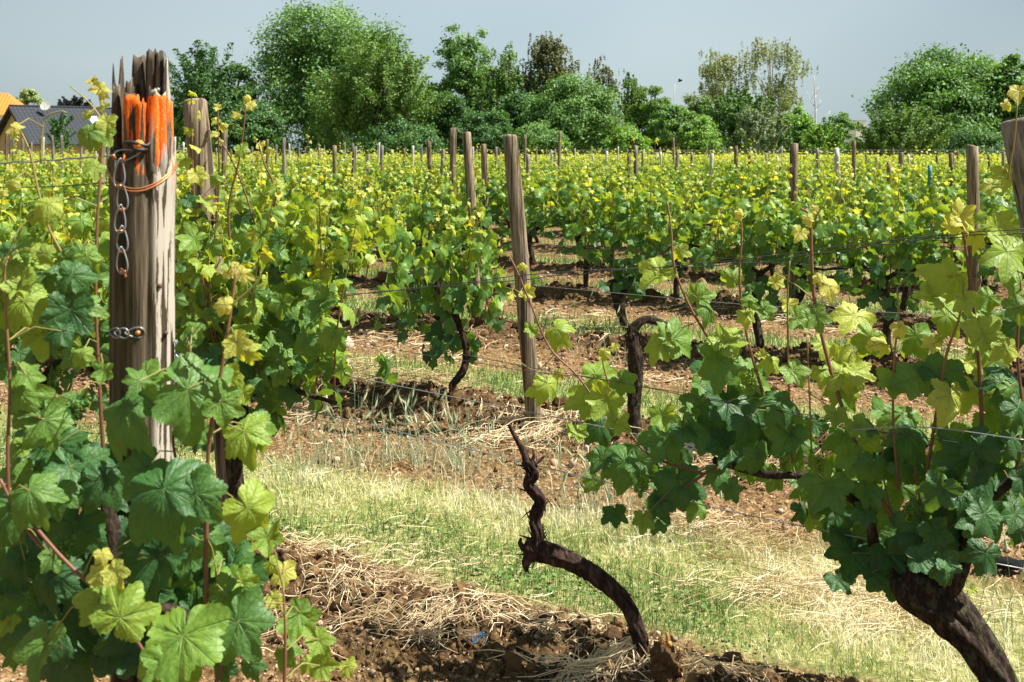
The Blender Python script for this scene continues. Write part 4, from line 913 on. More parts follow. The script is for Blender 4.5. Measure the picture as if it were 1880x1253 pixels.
# the rest of the field: (px, top py, width px, lean px at 200 px lower, material)
FP = [(787, 260, 9, 14, 0), (814, 275, 8, -18, 1), (888, 266, 12, 4, 0), (911, 270, 6, 0, 1), (964, 248, 5.5, -2, 0), (970, 284, 8.5, 0, 1), (1028, 242, 6, -4, 0), (1167, 268, 9, -2, 0), (1236, 253, 5, 0, 0), (1244, 279, 6.5, -6, 1), (1307, 282, 7.5, 2, 2), (1351, 269, 8, 0, 0), (1568, 259, 8, 0, 0), (1655, 281, 10, -8, 1), (1632, 299, 9, 0, 0), (1707, 304, 8, 0, 3), (1195, 291, 5, 0, 1), (1155, 284, 8, 0, 0), (1377, 285, 8, -2, 0), (1386, 282, 3.5, 0, 1), (1407, 282, 5, 0, 2), (1427, 288, 5, 0, 2), (1533, 286, 5, 0, 2), (1610, 288, 5, 0, 2), (1668, 285, 5, 0, 2), (1676, 285, 5, 0, 0), (1180, 277, 5, 0, 1), (1204, 281, 4, 0, 1), (1213, 280, 4, 0, 2), (1114, 278, 5, 0, 2), (1088, 284, 4, 0, 2), (1019, 274, 4, 0, 1), (1012, 276, 4, 0, 2), (1040, 271, 5, 0, 0), (614, 268, 9, 2, 0), (652, 270, 8, -16, 1), (701, 268, 7.5, 2, 1), (742, 273, 5, 0, 0), (633, 262, 4.5, 0, 1), (648, 264, 4, 0, 1), (521, 254, 8, 0, 1), (413, 240, 11, 0, 0), (531, 264, 3.5, 0, 2), (463, 270, 5, 0, 1), (491, 256, 6, 0, 0), (507, 266, 5, 0, 1), (549, 270, 4.5, 0, 1), (586, 272, 5, 0, 1), (758, 268, 5, 0, 2), (774, 266, 4, 0, 1), (696, 262, 4, 0, 2), (321, 252, 5, 0, 2), (337, 262, 4, 0, 2), (188, 232, 13, 0, 0), (198, 238, 6, 0, 1), (12, 243, 6, 0, 0), (24, 245, 5, 0, 1), (20, 250, 4, 0, 0), (42, 255, 5, 0, 1), (96, 250, 6, 0, 1), (113, 249, 6, 0, 1), (76, 251, 6, 0, 0), (80, 252, 4, 0, 2), (58, 262, 4, 0, 1), (150, 252, 5, 0, 1), (1750, 283, 5, 0, 1), (1815, 284, 5, 0, 0), (1842, 280, 6, 0, 1), (1866, 284, 5, 0, 0), (1270, 280, 5, 0, 1), (1460, 288, 5, 0, 1), (1500, 284, 5, 0, 0), (1590, 284, 4, 0, 1), (1720, 286, 5, 0, 0), (830, 268, 4, 0, 1), (868, 270, 4, 0, 2), (985, 270, 4, 0, 1)]
MT = [M_post, M_gpost, M_concrete, M_teal]; ADJ = ['brown wooden', 'grey wooden', 'pale concrete', 'teal painted metal']
rp = np.random.default_rng(40)
rowsused = {}
FP2 = []
for (px, py, wpx, lean, mk) in FP:
    rad0 = (.085, .075, .07, .06)[mk]; de = rad0*F/wpx
    k = int(np.clip(round((de*(1+SL*(px-HX)/F)-ROW0)/ROWD), 3, 22)); d = rdep(px, rowc(k)); FP2.append((k, px, py, wpx, lean, mk, d))
# regular posts of the farther rows that the list leaves out
for k in range(5, 22):
    c = rowc(k); x = -.5*c/(1-.5*SL)+rp.uniform(0, 4)
    while x < .47*c/(1+.47*SL):
        y = c-SL*x; px = HX+x/y*F
        if all(abs(px-f[1]) > 24 for f in FP2 if abs(f[0]-k) < 4) and 0 < px < 1880:
            mk = int(rp.choice([0, 1, 1, 2])); FP2.append((k, px, HY-(rp.uniform(1.62, 1.84)-CH)*F/y, (.075, .065, .06)[mk]*F/y, rp.normal(0, 5), mk, y))
        x += rp.uniform(4.6, 6.4)
FP2.sort(key=lambda f: (f[0], f[1])); cnt = {}
for i, (k, px, py, wpx, lean, mk, d) in enumerate(FP2):
    cnt[k] = cnt.get(k, 0)+1
    hz = CH-(py-HY)*d/F; lx = lean/200*hz
    top = P(px, py, d); bot = np.array([top[0]+lx, d, -.05])
    put_post('vineyard_post', bot, top, .5*wpx*d/F, 100+i, MT[mk], '%s post, %s from the left in the %s row of posts back' % (ADJ[mk], ORD[min(cnt[k], 20)], ORD[min(k, 20)]), sides=12)
# ---------------------------------------------------------------- the big splintered post
DP = 2.05; cx = P(261, 0, DP)[0]; BR = .0590
bp = empty('splintered_post', (cx, DP, 0)); tag(bp, 'big broken post with splintered top, orange paint and hanging chain', 'post', 'posts of the vine rows')
mb = MB(); sides, rings = 96, 90; a = np.arange(sides)/sides*2*np.pi
ztop = 1.70+.035*(fbm(np.cos(a)*3+9, np.sin(a)*3, 3)-.5)*2
V = []
for k in range(rings):
    t = k/(rings-1); z = -.1+(ztop+.1)*t
    gro = fbm(a*180/math.pi/6.0+3, z*1.1, 5, 3); deep = np.clip(.40-vn(a*180/math.pi/13, z*.7, 8), 0, 1)
    lump = .05*(fbm(np.cos(a)*1.3+3, np.sin(a)*1.3+z*2.0, 12)-.5)
    R = BR*(1+lump+.07*(gro-.5)-.42*deep)
    R *= 1+.05*np.exp(-((z-1.66)/.04)**2)-.04*np.clip((z-1.68)/.05, 0, 1)
    V.append(np.stack([np.cos(a)*R, np.sin(a)*R, z+0*a], -1))
V.append(np.stack([np.cos(a)*BR*.5, np.sin(a)*BR*.5, ztop-.03], -1)); n = rings+1; V = np.concatenate(V+[np.array([[0, 0, 1.66]])])
i = (np.arange(n-1)[:, None]*sides); j = np.arange(sides)[None]; kk = (j+1) % sides
mb.add(V, [np.stack([i+j, i+kk, i+sides+kk, i+sides+j], -1).reshape(-1, 4), np.stack([(n-1)*sides+np.arange(sides), (n-1)*sides+(np.arange(sides)+1) % sides, np.full(sides, n*sides)], -1)])
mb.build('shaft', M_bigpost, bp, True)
def splinter(x, yf, wpx, tpx, toppx, seed, botz=1.60, sharp=.5):
    """x px centre, yf depth place -1 front .. 1 back"""
    r = np.random.default_rng(seed); m = MB(); X = (x-261)/F*DP; Wd = wpx/F*DP/2; Td = tpx/F*DP/2
    lim = math.sqrt(max(BR**2-X**2, .0001)); Y = yf*(lim-Td*.9); X = (x-HX)/F*(DP+Y)-cx; zt = CH-(toppx-HY)/F*DP
    ns, nk = 14, 16; a = np.arange(ns)/ns*2*np.pi; jag = r.normal(0, .007, ns)*(.35+sharp); V = []
    for k in range(nk):
        t = k/(nk-1); z = botz+(zt-botz)*t+jag*max(0, t-.8)*5*.7
        g = 1+.30*(vn(a*2.2+seed, z*22, seed)-.5)+.30*(vn(a*4+seed, z*6, seed+1)-.5)
        tp = 1-sharp*np.clip((t-.6)/.4, 0, 1)**2*.7
        sx = np.sign(np.cos(a))*np.abs(np.cos(a))**.7; sy = np.sign(np.sin(a))*np.abs(np.sin(a))**.7
        em = 1-.42*(1-min(1, t*2.2))**1.5
        V.append(np.stack([X*em+sx*Wd*g*tp*em+(vn(z*9, 0*z, seed)-.5)*.003, Y*em+sy*Td*g*tp*em, z], -1))
    V = np.concatenate(V+[np.array([[X, Y, zt-.004]])]); i = (np.arange(nk-1)[:, None]*ns); j = np.arange(ns)[None]; q = (j+1) % ns
    m.add(V, [np.stack([i+j, i+q, i+ns+q, i+ns+j], -1).reshape(-1, 4), np.stack([(nk-1)*ns+np.arange(ns), (nk-1)*ns+(np.arange(ns)+1) % ns, np.full(ns, nk*ns)], -1)])
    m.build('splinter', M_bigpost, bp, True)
for s, e in enumerate([(209, -.1, 8, 10, 122, 1), (222, .15, 14, 16, 112, 1), (214, -.2, 16, 24, 160, .4), (229, .3, 16, 20, 158, .3), (238, -.35, 18, 22, 150, .5), (247, .5, 18, 30, 158, .3),
                       (254, .75, 24, 26, 101, .3), (262, .55, 14, 20, 150, .6), (281, .45, 22, 34, 94, .25), (296, .55, 20, 34, 96, .3), (305, .3, 14, 24, 108, .45),
                       (242, -.80, 30, 18, 175, .25), (261, -.95, 18, 16, 190, .25), (282, -.96, 24, 18, 167, .55), (297, -.88, 22, 18, 176, .4), (308, -.6, 16, 20, 186, .5), (314, -.15, 8, 20, 193, .5), (272, .2, 12, 20, 200, .3), (287, .9, 20, 16, 130, .5)]):
    splinter(*e[:5], 200+s, sharp=e[5])
# wire loop, bolt, nails and knots
m = MB(); t = np.arange(40)/40*2*np.pi
for o_, r_ in ((0, .0019), (.005, .0016)):
    px_ = np.cos(t)*(BR*1.04); py_ = np.sin(t)*(BR*1.04); zz = 1.672+o_-.035*(np.cos(t)*.25)-.028*np.clip(-np.sin(t), -.4, 1)+.01*np.cos(t*2)
    tube(m, np.stack([px_, py_, zz], -1), r_, 8, .5, False, closed=True)
m.build('wire_loop', M_copper, bp, True)
def px_local(px, py, off=0): 
    X = (px-261)/F*DP
    for _ in range(5):
        Y = -math.sqrt(max(BR**2-X*X, 0))-off; X = (px-HX)/F*(DP+Y)-cx
    return np.array([X, Y, CH-(py-HY)/F*(DP+Y)])
m = MB(); tube(m, [px_local(255, 267, -.01), px_local(255, 267, .012)], [.010, .010], 12, .5); m.build('bolt', simple('orange_painted_bolt', (.75, .22, .02), .6), bp, True)
m = MB(); tube(m, spline([px_local(228, 262, .004), px_local(245, 262, .012), px_local(268, 268, .010), px_local(276, 262, .004)], 10), .0035, 7, .5)
tube(m, spline([px_local(235, 268, .006), px_local(255, 276, .012), px_local(270, 274, .006)], 8), .004, 7, .5); m.build('black_wire_knot', simple('black_wire', (.03, .03, .03), .5), bp, True)
for p_ in [(293, 525, .005), (305, 612, .004), (290, 165, .004)]:
    m = MB(); tube(m, [px_local(p_[0], p_[1], -.006), px_local(p_[0], p_[1], .005)], [p_[2], p_[2]*.8], 10, .5); m.build('nail', simple('rusty_nail', (.12, .07, .05), .7) if p_[1] > 200 else M_steel, bp, True)
# hanging chain
def link_pts(w, L):                                  # pear shaped open link, eye at top
    t = np.linspace(0, 2*np.pi, 28, endpoint=False)
    x = w*.5*np.sin(t)*(.62-.38*np.cos(t)); z = L*.5*np.cos(t)
    return np.stack([x, 0.002*np.sin(2*t), z], -1)
ch = empty('hanging_chain', (cx, DP, 0)); tag(ch, 'rusty steel jack chain hanging down the front of the broken post', 'chain')
for i, (px, py, L, ang) in enumerate([(232, 284, 44, 78), (221, 318, 46, 3), (223, 362, 44, -3), (222, 402, 44, 2), (223, 440, 42, -2), (225, 478, 42, -4)]):
    m = MB(); c0 = px_local(px, py, .010); pts = link_pts(29/F*DP, (L+6)/F*DP); a = math.radians(ang)
    R = np.array([[math.cos(a), 0, math.sin(a)], [0, 1, 0], [-math.sin(a), 0, math.cos(a)]]); pts = pts@R.T
    pts[:, 1] += .004*(-1)**i
    tube(m, pts+c0, .0016, 8, .5, False, closed=True); tube(m, [c0+R@np.array([-.004, -.004, -(L/2)/F*DP]), c0+R@np.array([.005, .004, -(L/2)/F*DP])], .0032, 6, .5, mat=1)
    m.build('link', [M_steel, M_copper], ch, True)
m = MB(); tube(m, spline([px_local(221, 494, .010), px_local(228, 500, .012), px_local(231, 510, .012)], 6), .0025, 6, .5); m.build('hook', M_copper, ch, True)
ch2 = empty('short_chain', (cx, DP, 0)); tag(ch2, 'short steel chain wrapped across the post above the big leaves', 'chain')
for i, (px, L) in enumerate([(208, 26), (223, 28), (245, 34)]):
    m = MB(); c0 = px_local(px, 612, .006); pts = link_pts(26/F*DP, L/F*DP); pts = np.stack([-pts[:, 2], pts[:, 1]+.003*(-1)**i, pts[:, 0]], -1)
    X = pts[:, 0]+c0[0]; pts[:, 1] = pts[:, 1]-np.sqrt(np.clip(BR**2-np.clip(X, -.058, .058)**2, 0, 1))-.004-c0[1]; pts[:, 1] += 0
    tube(m, pts+c0*[1, 1, 1], .0017, 8, .5, False, closed=True); m.build('link', M_steel, ch2, True)
m = MB(); tube(m, [px_local(253, 612, -.01), px_local(253, 612, .008)], [.0055, .005], 10, .5); m.build('bolt', M_copper, ch2, True)
ch3 = empty('wire_tensioner', (cx, DP, 0)); tag(ch3, 'steel wire tensioner hanging off the right side of the broken post', 'tensioner')
for a0, b0 in [((322, 625), (345, 668)), ((330, 630), (340, 672)), ((322, 650), (346, 665))]:
    m = MB(); c0 = P((a0[0]+b0[0])/2, (a0[1]+b0[1])/2, DP)-[cx, DP, 0]; L = math.hypot(a0[0]-b0[0], a0[1]-b0[1])/F*DP; a = math.atan2(b0[0]-a0[0], b0[1]-a0[1])
    pts = link_pts(.010, L); R = np.array([[math.cos(a), 0, -math.sin(a)], [0, 1, 0], [math.sin(a), 0, math.cos(a)]]); tube(m, pts@R.T+c0, .0018, 7, .5, False, closed=True); m.build('link', M_steel, ch3, True)
# ---------------------------------------------------------------- wires
def wire(pts3, rad, label, group='trellis wires', n=40, wob=.0, seed=0, mat=None):
    r = np.random.default_rng(seed); sp = spline(pts3, n)
    if wob:
        s = np.arange(n); sp[:, 2] += wob*np.sin(s*.9+seed)+r.normal(0, wob*.4, n)
    m = MB(); tube(m, sp, rad, 5, .5); o = m.build('trellis_wire', mat or M_wire, smooth=True); tag(o, label, 'wire', group); return o
def pw(lst, c, off=0): return [P(a, b, rdep(a, c)+off) for a, b in lst]
wire(pw([(430, 548), (560, 548), (760, 530), (1000, 502), (1200, 492), (1400, 472), (1650, 440), (1880, 420)], c1), .0015, 'upper loose dark wire sagging across the middle to the right edge', n=90, wob=.0015, seed=1)
wire(pw([(430, 556), (580, 546), (800, 527), (1000, 510), (1160, 492), (1350, 486), (1560, 458), (1720, 438), (1880, 428)], c1, .02), .0015, 'loose wire twisted close under the upper dark wire', n=90, wob=.0025, seed=2)
wire(pw([(430, 575), (600, 598), (800, 642), (1060, 690), (1250, 722), (1450, 760), (1600, 790), (1880, 830)], c1, -.05), .0012, 'thin wire sloping down right, crossing the middle post below its centre', n=60, wob=.001, seed=3)
wire(pw([(430, 590), (640, 628), (960, 680), (1100, 696), (1300, 735)], c1, -.08), .0012, 'second thin wire just below the sloping one, behind the right leaves', n=60, wob=.001, seed=4)
wire(pw([(440, 650), (600, 683), (860, 735), (1060, 775), (1250, 815)], c1, .01), .0019, 'silvery taut wire with a clip, above the straw heap', seed=5, mat=M_steel)
wire(pw([(1560, 790), (1700, 785), (1880, 808)], c1, -.1), .0018, 'short silvery wire between leaves near the right edge', seed=6, mat=M_steel)
wire(pw([(430, 722), (600, 762), (800, 810), (1060, 873), (1300, 930), (1480, 968), (1880, 1045)], c1, .01), .0018, 'lowest silvery wire passing behind the top of the leafless vine', seed=7, mat=M_steel)
wire(pw([(1300, 735), (1500, 765), (1640, 800)], c1, -.05), .0012, 'thin dark wire ending at the red shoot', seed=8)
wire(pw([(930, 520), (1150, 540), (1400, 562), (1650, 575), (1880, 590)], c2), .0016, 'bright thin wire in the second row, right of the middle post', seed=9, mat=M_steel)
wire(pw([(500, 585), (930, 562), (1300, 562), (1880, 600)], c2, .05), .0013, 'faint lower wire of the second row', seed=10)
wire(pw([(400, 440), (900, 445), (1400, 480), (1880, 520)], c2, .05), .0013, 'high dark wire of the second row passing behind the middle post', seed=11)
for k, z, nm in [(3, .78, 'lowest'), (3, 1.15, 'middle'), (4, .78, 'lowest'), (4, 1.2, 'middle'), (5, 1.45, 'top')]:
    c = rowc(k); xs_ = np.linspace(-.52*c/(1-.52*SL), .5*c/(1+.5*SL), 5)
    wire([(x, c-SL*x, z+.01*math.sin(x*3)) for x in xs_], .0016, '%s straight wire of the %s row back' % (nm, ORD[k]), seed=20+k)
for k, zz in [(21, 1.66), (22, 1.55), (20, 1.70)]:
    c = rowc(k); xs_ = np.linspace(-.5*c/(1-.5*SL), .5*c/(1+.5*SL), 5)
    wire([(x, c-SL*x, zz) for x in xs_], .006, 'top wire of the %s row, by the trees' % {20: 'twentieth', 21: 'twenty-first', 22: 'farthest'}[k], seed=30+k, mat=M_steel)
wire([P(-40, 300, 2.15), P(60, 297, 2.1), P(140, 291, 2.05), P(205, 287, 1.99)], .0016, 'grey wire tied at the top of the chain, running to the left edge', seed=12, mat=M_steel, wob=.001)
wire([P(-40, 604, 2.1), P(60, 606, 2.08), P(200, 611, 2.0)], .0014, 'dark wire from the short chain to the left edge, upper of two', seed=13)
wire([P(-40, 608, 2.12), P(70, 618, 2.1), P(150, 630, 2.05), P(205, 655, 2.02)], .0014, 'dark wire ending low behind the broken post, lower of two', seed=14)
wire([P(-40, 345, 2.15), P(90, 343, 2.12), P(200, 336, 2.05)], .0011, 'thin dark wire crossing the left shoots below the grey one', seed=15)
# insulator clips on the wires
for (px, py, lb) in [(1268, 820, 'pale grey wire clip between the dark leaves at centre right'), (660, 693, 'small rusty clip on the silvery wire above the straw heap')]:
    m = MB(); p = P(px, py, rdep(px, c1)-.02); t = np.linspace(0, 2*np.pi, 16, endpoint=False)
    s = .012 if px > 1000 else .004
    tube(m, p+np.stack([np.cos(t)*s, .2*s*np.sin(t), np.sin(t)*s*.7], -1), s*.28, 7, .5, False, closed=True)
    tube(m, [p+[-s*1.6, 0, s*.7], p+[0, 0, s*.4], p+[s*1.3, 0, -s*.5]], s*.35, 6, .5)
    tag(m.build('wire_clip', M_concrete if px > 1000 else M_copper, smooth=True), lb, 'clip')
# ---------------------------------------------------------------- small things on the ground
b = GP(1222, 1252); r = np.random.default_rng(5)
st = empty('vine_stump', tuple(b)); tag(st, 'small earthy clod-covered stump with dried orange shoots, right of the leafless vine', 'stump')
m = MB(); i3, f3 = ico(4); v = i3*(1+.55*(fbm(i3[:, 0]*3+5+i3[:, 2], i3[:, 1]*3+i3[:, 2]*4, 3, 5)-.5)[:, None]*2)*np.array([.046, .046, .066]); m.add(v+[0, 0, .045], [f3], .3)
m.build('clod', M_clod, st)
m = MB()
for (x0, z0, x1, z1, rr_) in [(-.005, .08, -.018, .135, .006), (.0, .08, .012, .12, .006), (.004, .085, .002, .15, .004), (.02, .07, .045, .10, .003)]:
    tube(m, spline([(x0, 0, z0), ((x0+x1)/2+.004, .004, (z0+z1)/2), (x1, -.004, z1)], 6), [rr_, rr_*.8, rr_, rr_*.7, rr_*1.3, rr_*.9], 8, .5, True, .2, 3)
m.build('dried_shoots', simple('dried_orange_shoot', (.50, .24, .06), .7, .3, .4, 90), st, True)
b = GP(877, 1182); m = MB(); r = np.random.default_rng(6)
for i in range(6):
    for ax in (0, 1):
        pp = []
        for k in range(8):
            u = (k/7-.5)*.045; v_ = (i/5-.5)*.040; x, z = (u, v_) if ax == 0 else (v_, u)
            pp.append((x+.002*math.sin(k*2+i), .008*math.sin(x*90)+.002*ax, z*.8+.02+.003*math.sin(k+i)))
        tube(m, np.array(pp)+b, .0007, 4, .5)
tag(m.build('net_scrap', simple('blue_net', (.06, .28, .55), .5), smooth=True), 'torn scrap of blue plastic netting on the straw', 'net scrap')
b = GP(1833, 1052); m = MB()
tube(m, spline(b+np.array([(-.07, 0, .035), (-.03, -.01, .045), (.03, -.01, .03), (.09, .01, .02), (.16, .03, .015)]), 20), np.interp(np.linspace(0, 1, 20), [0, .15, .5, 1], [.014, .026, .022, .008]), 18, .5, True, .4, 8, ridge=.3)
tag(m.build('dead_branch', simple('blackened_wood', (.010, .010, .011), .9, .1, .4, 60), smooth=True), 'short blackened piece of wood on the soil by the thick trunk', 'branch')
# small self-sown sprout behind the big vine's trunk
b = GP(1755, 1150); m = MB(); tube(m, spline([b, b+[.02, 0, .07], b+[.045, 0, .13]], 8), .0016, 5, .7); lv = []
for (dx, dz, s) in [(.0, .04, .03), (.03, .1, .02), (.05, .135, .018), (.06, .13, .014)]: lv.append((b+[dx, -.01, dz], np.array([1, 0, -.6]), np.array([0, -1, .6]), s, .8))
ro = empty('vine_sprout', tuple(b)); tag(ro, 'tiny yellow-green vine sprout beside the thick black trunk', 'sprout'); under(m.build('stem', M_shoot), ro)
m = MB(); flush(lv, LEAF0, m, r); under(m.build('leaves', M_leaf0, smooth=True), ro)
# ---------------------------------------------------------------- trees behind the field
TM = {'dark': treeleaf('dark_tree_leaf', (0.036, 0.101, 0.038), (0.121, 0.251, 0.073)),
      'mid': treeleaf('mid_green_leaf', (0.052, 0.138, 0.042), (0.218, 0.38, 0.106)),
      'olive': treeleaf('olive_leaf', (0.062, 0.138, 0.038), (0.216, 0.348, 0.078)),
      'bright': treeleaf('bright_green_leaf', (0.082, 0.203, 0.046), (0.324, 0.518, 0.114)),
      'silver': treeleaf('silvery_leaf', (0.097, 0.162, 0.097), (0.356, 0.454, 0.292)),
      'birch': treeleaf('birch_leaf', (0.13, 0.186, 0.089), (0.389, 0.438, 0.244)),
      'brown': treeleaf('bronze_leaf', (0.082, 0.106, 0.049), (0.211, 0.227, 0.097)),
      'purple': treeleaf('dark_purple_leaf', (0.019, 0.026, 0.032), (0.049, 0.056, 0.065)),
      'chestnut': treeleaf('chestnut_leaf', (0.038, 0.121, 0.036), (0.186, 0.348, 0.082)),
      'pale': treeleaf('pale_leaf', (0.162, 0.244, 0.114), (0.454, 0.535, 0.244))}
RH = np.array([[-.5, 0, 0], [0, -.28, .08], [.5, 0, 0], [0, .28, .08]]); RHF = np.array([[0, 1, 2, 3]])
def tree(seed, kind, mat, px, topy, hw, boty, d, label, cat='tree', nl=16000, ls=.20, nlobe=9, ncl=170, name='tree', trunk=True, shape=1.0, tb=None, group='trees at the end of the field', gap=0.0, skew=0):
    if not gap: ncl = int(ncl*1.5); nl = int(nl*1.5)
    r = np.random.default_rng(seed); X = (px-HX)/F*d; zt = CH-(topy-HY)/F*d; zb = max(.1, CH-(boty-HY)/F*d); hw *= 1.12; rx = hw/F*d; rz = (zt-zb)/2; zc = (zt+zb)/2
    root = empty(name, (X, d, 0)); tag(root, label, cat, group)
    # lobes: a rounded skyline of smaller masses
    lob = []
    for i in range(nlobe):
        a = r.uniform(0, 2*np.pi); b = r.uniform(-1, 1); q = (1-abs(b)**2.2)**.45 if b > 0 else 1
        lr = r.uniform(.34, .50)
        lob.append((math.cos(a)*q*(1-lr)*r.uniform(.7, 1.02)+skew*b*.4, math.sin(a)*q*(1-lr)*r.uniform(.6, 1), b*(1-lr), lr))
    lob.append((skew*.3, 0, .54, .46)); lob.append((.1, 0, 0, .66)); lob.append((-.35, 0, -.55, .45)); lob.append((.35, 0, -.55, .45))
    lob = np.array(lob); w_ = lob[:, 3]**2; ci = r.choice(len(lob), ncl, p=w_/w_.sum())
    dr = r.normal(size=(ncl, 3)); dr[:, 2] += .35; dr /= np.linalg.norm(dr, axis=1)[:, None]
    rad = lob[ci, 3]*r.uniform(.62, 1.03, ncl)
    cc = lob[ci, :3]+dr*rad[:, None]
    if gap: k = fbm(cc[:, 0]*3+seed, cc[:, 2]*3, seed) > gap; cc, dr = cc[k], dr[k]; ncl = len(cc)
    cc = cc*np.array([rx, rx*.85, rz*shape]); cc[:, 2] += 0
    m = nl//ncl; n = m*ncl; ctr = np.repeat(cc, m, 0); D = np.repeat(dr, m, 0); cr_ = max(.30, .085*rx*2)*1.0
    if kind == 'round': off = r.normal(0, 1, (n, 3))*cr_*[.48, .48, .32]; 
    elif kind == 'feather':
        up = D*.7+np.array([0, 0, .75]); up /= np.linalg.norm(up, axis=1)[:, None]; t = r.uniform(-.3, 1.6, (n, 1))*cr_*1.5
        off = up*t+r.normal(0, .20, (n, 3))*cr_*(1.3-t/(cr_*2.6))
    elif kind == 'droop':
        strand = np.repeat(r.normal(0, .42, (ncl*7, 3))*cr_, max(1, m//7)+1, 0)[:n] if False else (r.normal(0, .5, (ncl, 7, 3))*cr_)[np.repeat(np.arange(ncl), m), r.integers(0, 7, n)]
        off = strand+r.normal(0, .06, (n, 3))*cr_; off[:, 2] -= r.random(n)**1.4*cr_*1.5; off[:, :2] *= 1.5
    off = np.clip(off, -1.7*cr_, 1.5*cr_); pos = ctr+off; pos[:, 2] = np.maximum(pos[:, 2]+zc, .15)
    nn = D*.8+r.normal(0, .55, (n, 3))+[0, 0, .35]; tt = r.normal(size=(n, 3))+([0, 0, -1.2] if kind == 'droop' else [0, 0, 0])
    tc_ = np.repeat(r.uniform(-.22, .22, ncl), m); ti = np.clip(.5+tc_+r.normal(0, .22, n), 0, 1)
    mb = MB(); scatter(mb, RH, [RHF], pos, rot_frames(tt, nn), r.uniform(.7, 1.3, n)*ls, ti); mb.build('crown', mat, root)
    if trunk:
        mb = MB(); bm = tb or M_tbark; tr_ = max(.07, rx*.055)
        tube(mb, spline([(0, 0, -.1), (r.normal(0, .1), 0, zc*.5), (r.normal(0, .2)*rx*.3, 0, zc), (skew*rx*.2, 0, zt*.93)], 10), np.linspace(tr_*1.3, tr_*.25, 10), 8, .5, False, .1, seed)
        for i in range(14 if tb else 9):
            a = r.uniform(0, 6.28); z0 = r.uniform(.35, .85)*zc; e = cc[r.integers(0, ncl)]; e = np.array([e[0], e[1], e[2]+zc])
            s0 = np.array([0, 0, min(z0, e[2]*.8)]); tube(mb, spline([s0, (s0+e)/2+[0, 0, .08*rx], e], 7), np.linspace(tr_*.5, tr_*.1, 7), 5, .5, False)
        mb.build('trunk', bm, root, True)
    return root
D0 = 78
T = tree
T(1, 'feather', TM['dark'], 390, 95, 84, 300, 74, 'dark feathery tree, leftmost of the tree line, with wispy spiky top', nl=15000, ncl=150, ls=.20)
T(2, 'round', TM['mid'], 610, 6, 158, 300, D0, 'largest tree of all, broad round green crown reaching the top of the view', nl=44000, ncl=330, ls=.24, nlobe=28)
T(3, 'feather', TM['olive'], 690, 78, 112, 300, 70, 'olive green feathery tree in front of the largest round tree', nl=30000, ncl=230, ls=.17, nlobe=12)
T(4, 'round', TM['mid'], 860, 42, 70, 300, 82, 'dark green tree with pointed top, between the largest tree and the bronze one', nl=17000, ncl=130, ls=.24, nlobe=18)
T(5, 'round', TM['dark'], 820, 170, 66, 300, 72, 'low dark tree right of the olive feathery tree', nl=13000, ncl=110, ls=.20)
T(6, 'droop', TM['olive'], 935, 84, 66, 300, 79, 'bronze green drooping tree left of the tall bronze one', nl=17000, ncl=120, ls=.19)
T(7, 'droop', TM['brown'], 1015, 60, 66, 290, 80, 'tall bronze green tree with rounded top at the centre', nl=18000, ncl=120, ls=.20)
T(8, 'droop', TM['brown'], 1100, 104, 40, 290, 80, 'thin see-through drooping tree right of the tall bronze one', nl=9000, ncl=90, ls=.17)
T(9, 'round', TM['mid'], 1045, 138, 100, 300, 70, 'mid green dense tree in front of the bronze trees', nl=24000, ncl=190, ls=.20, nlobe=13)
T(10, 'droop', TM['olive'], 1158, 130, 26, 240, 78, 'small sparse tree rising above the yellow-green shrubs', nl=4000, ncl=40, ls=.18)
T(11, 'round', TM['olive'], 1195, 156, 58, 300, 72, 'yellow-green shrub with brownish patches, right of the centre trees', nl=14000, ncl=110, ls=.19)
T(12, 'round', TM['bright'], 1150, 232, 46, 300, 66, 'bright green low bush below the dense mid green tree', 'bush', nl=7000, ncl=60, ls=.17, name='bush', trunk=False)
T(13, 'droop', TM['birch'], 1318, 78, 52, 215, 84, 'left birch, slimmer, with a pale trunk', nl=9000, ncl=85, ls=.17, tb=M_birch, gap=.42)
T(14, 'droop', TM['birch'], 1415, 64, 66, 225, 84, 'right birch, tallest, airy crown with white limbs', nl=11500, ncl=115, ls=.17, tb=M_birch, gap=.42)
T(15, 'round', TM['silver'], 1286, 165, 50, 290, 76, 'silvery green tree at the foot of the left birch', nl=9000, ncl=80, ls=.18)
T(16, 'feather', TM['mid'], 1352, 178, 66, 295, 72, 'olive green tree under the two birches', nl=14000, ncl=110, ls=.18)
T(17, 'round', TM['bright'], 1288, 216, 50, 300, 68, 'light green shrub below the silvery tree', 'bush', nl=9000, ncl=80, ls=.17, name='bush', trunk=False)
T(18, 'feather', TM['silver'], 1395, 200, 48, 300, 67, 'grey-green bush below the right birch', 'bush', nl=9000, ncl=80, ls=.17, name='bush', trunk=False)
T(19, 'round', TM['bright'], 1462, 198, 48, 300, 70, 'fresh green bushy tree left of the dead white trunk', nl=9000, ncl=80, ls=.18)
T(20, 'feather', TM['bright'], 1518, 228, 42, 300, 66, 'low green bush at the foot of the dead white trunk', 'bush', nl=6500, ncl=60, ls=.17, name='bush', trunk=False)
T(21, 'round', TM['mid'], 1545, 206, 28, 262, 74, 'small twisted open tree in the gap of the tree line', nl=2200, ncl=26, ls=.17, gap=.40)
T(22, 'feather', TM['olive'], 1658, 208, 78, 305, 64, 'rounded olive brown shrub in front of the chestnut tree', 'bush', nl=20000, ncl=150, ls=.15, name='bush', nlobe=12)
T(23, 'round', TM['chestnut'], 1738, 92, 146, 320, 76, 'broad dark green chestnut tree on the right', nl=38000, ncl=300, ls=.27, nlobe=28)
T(24, 'round', TM['chestnut'], 1862, 104, 58, 320, 74, 'narrower dark green tree at the right edge beside the chestnut', nl=15000, ncl=110, ls=.26)
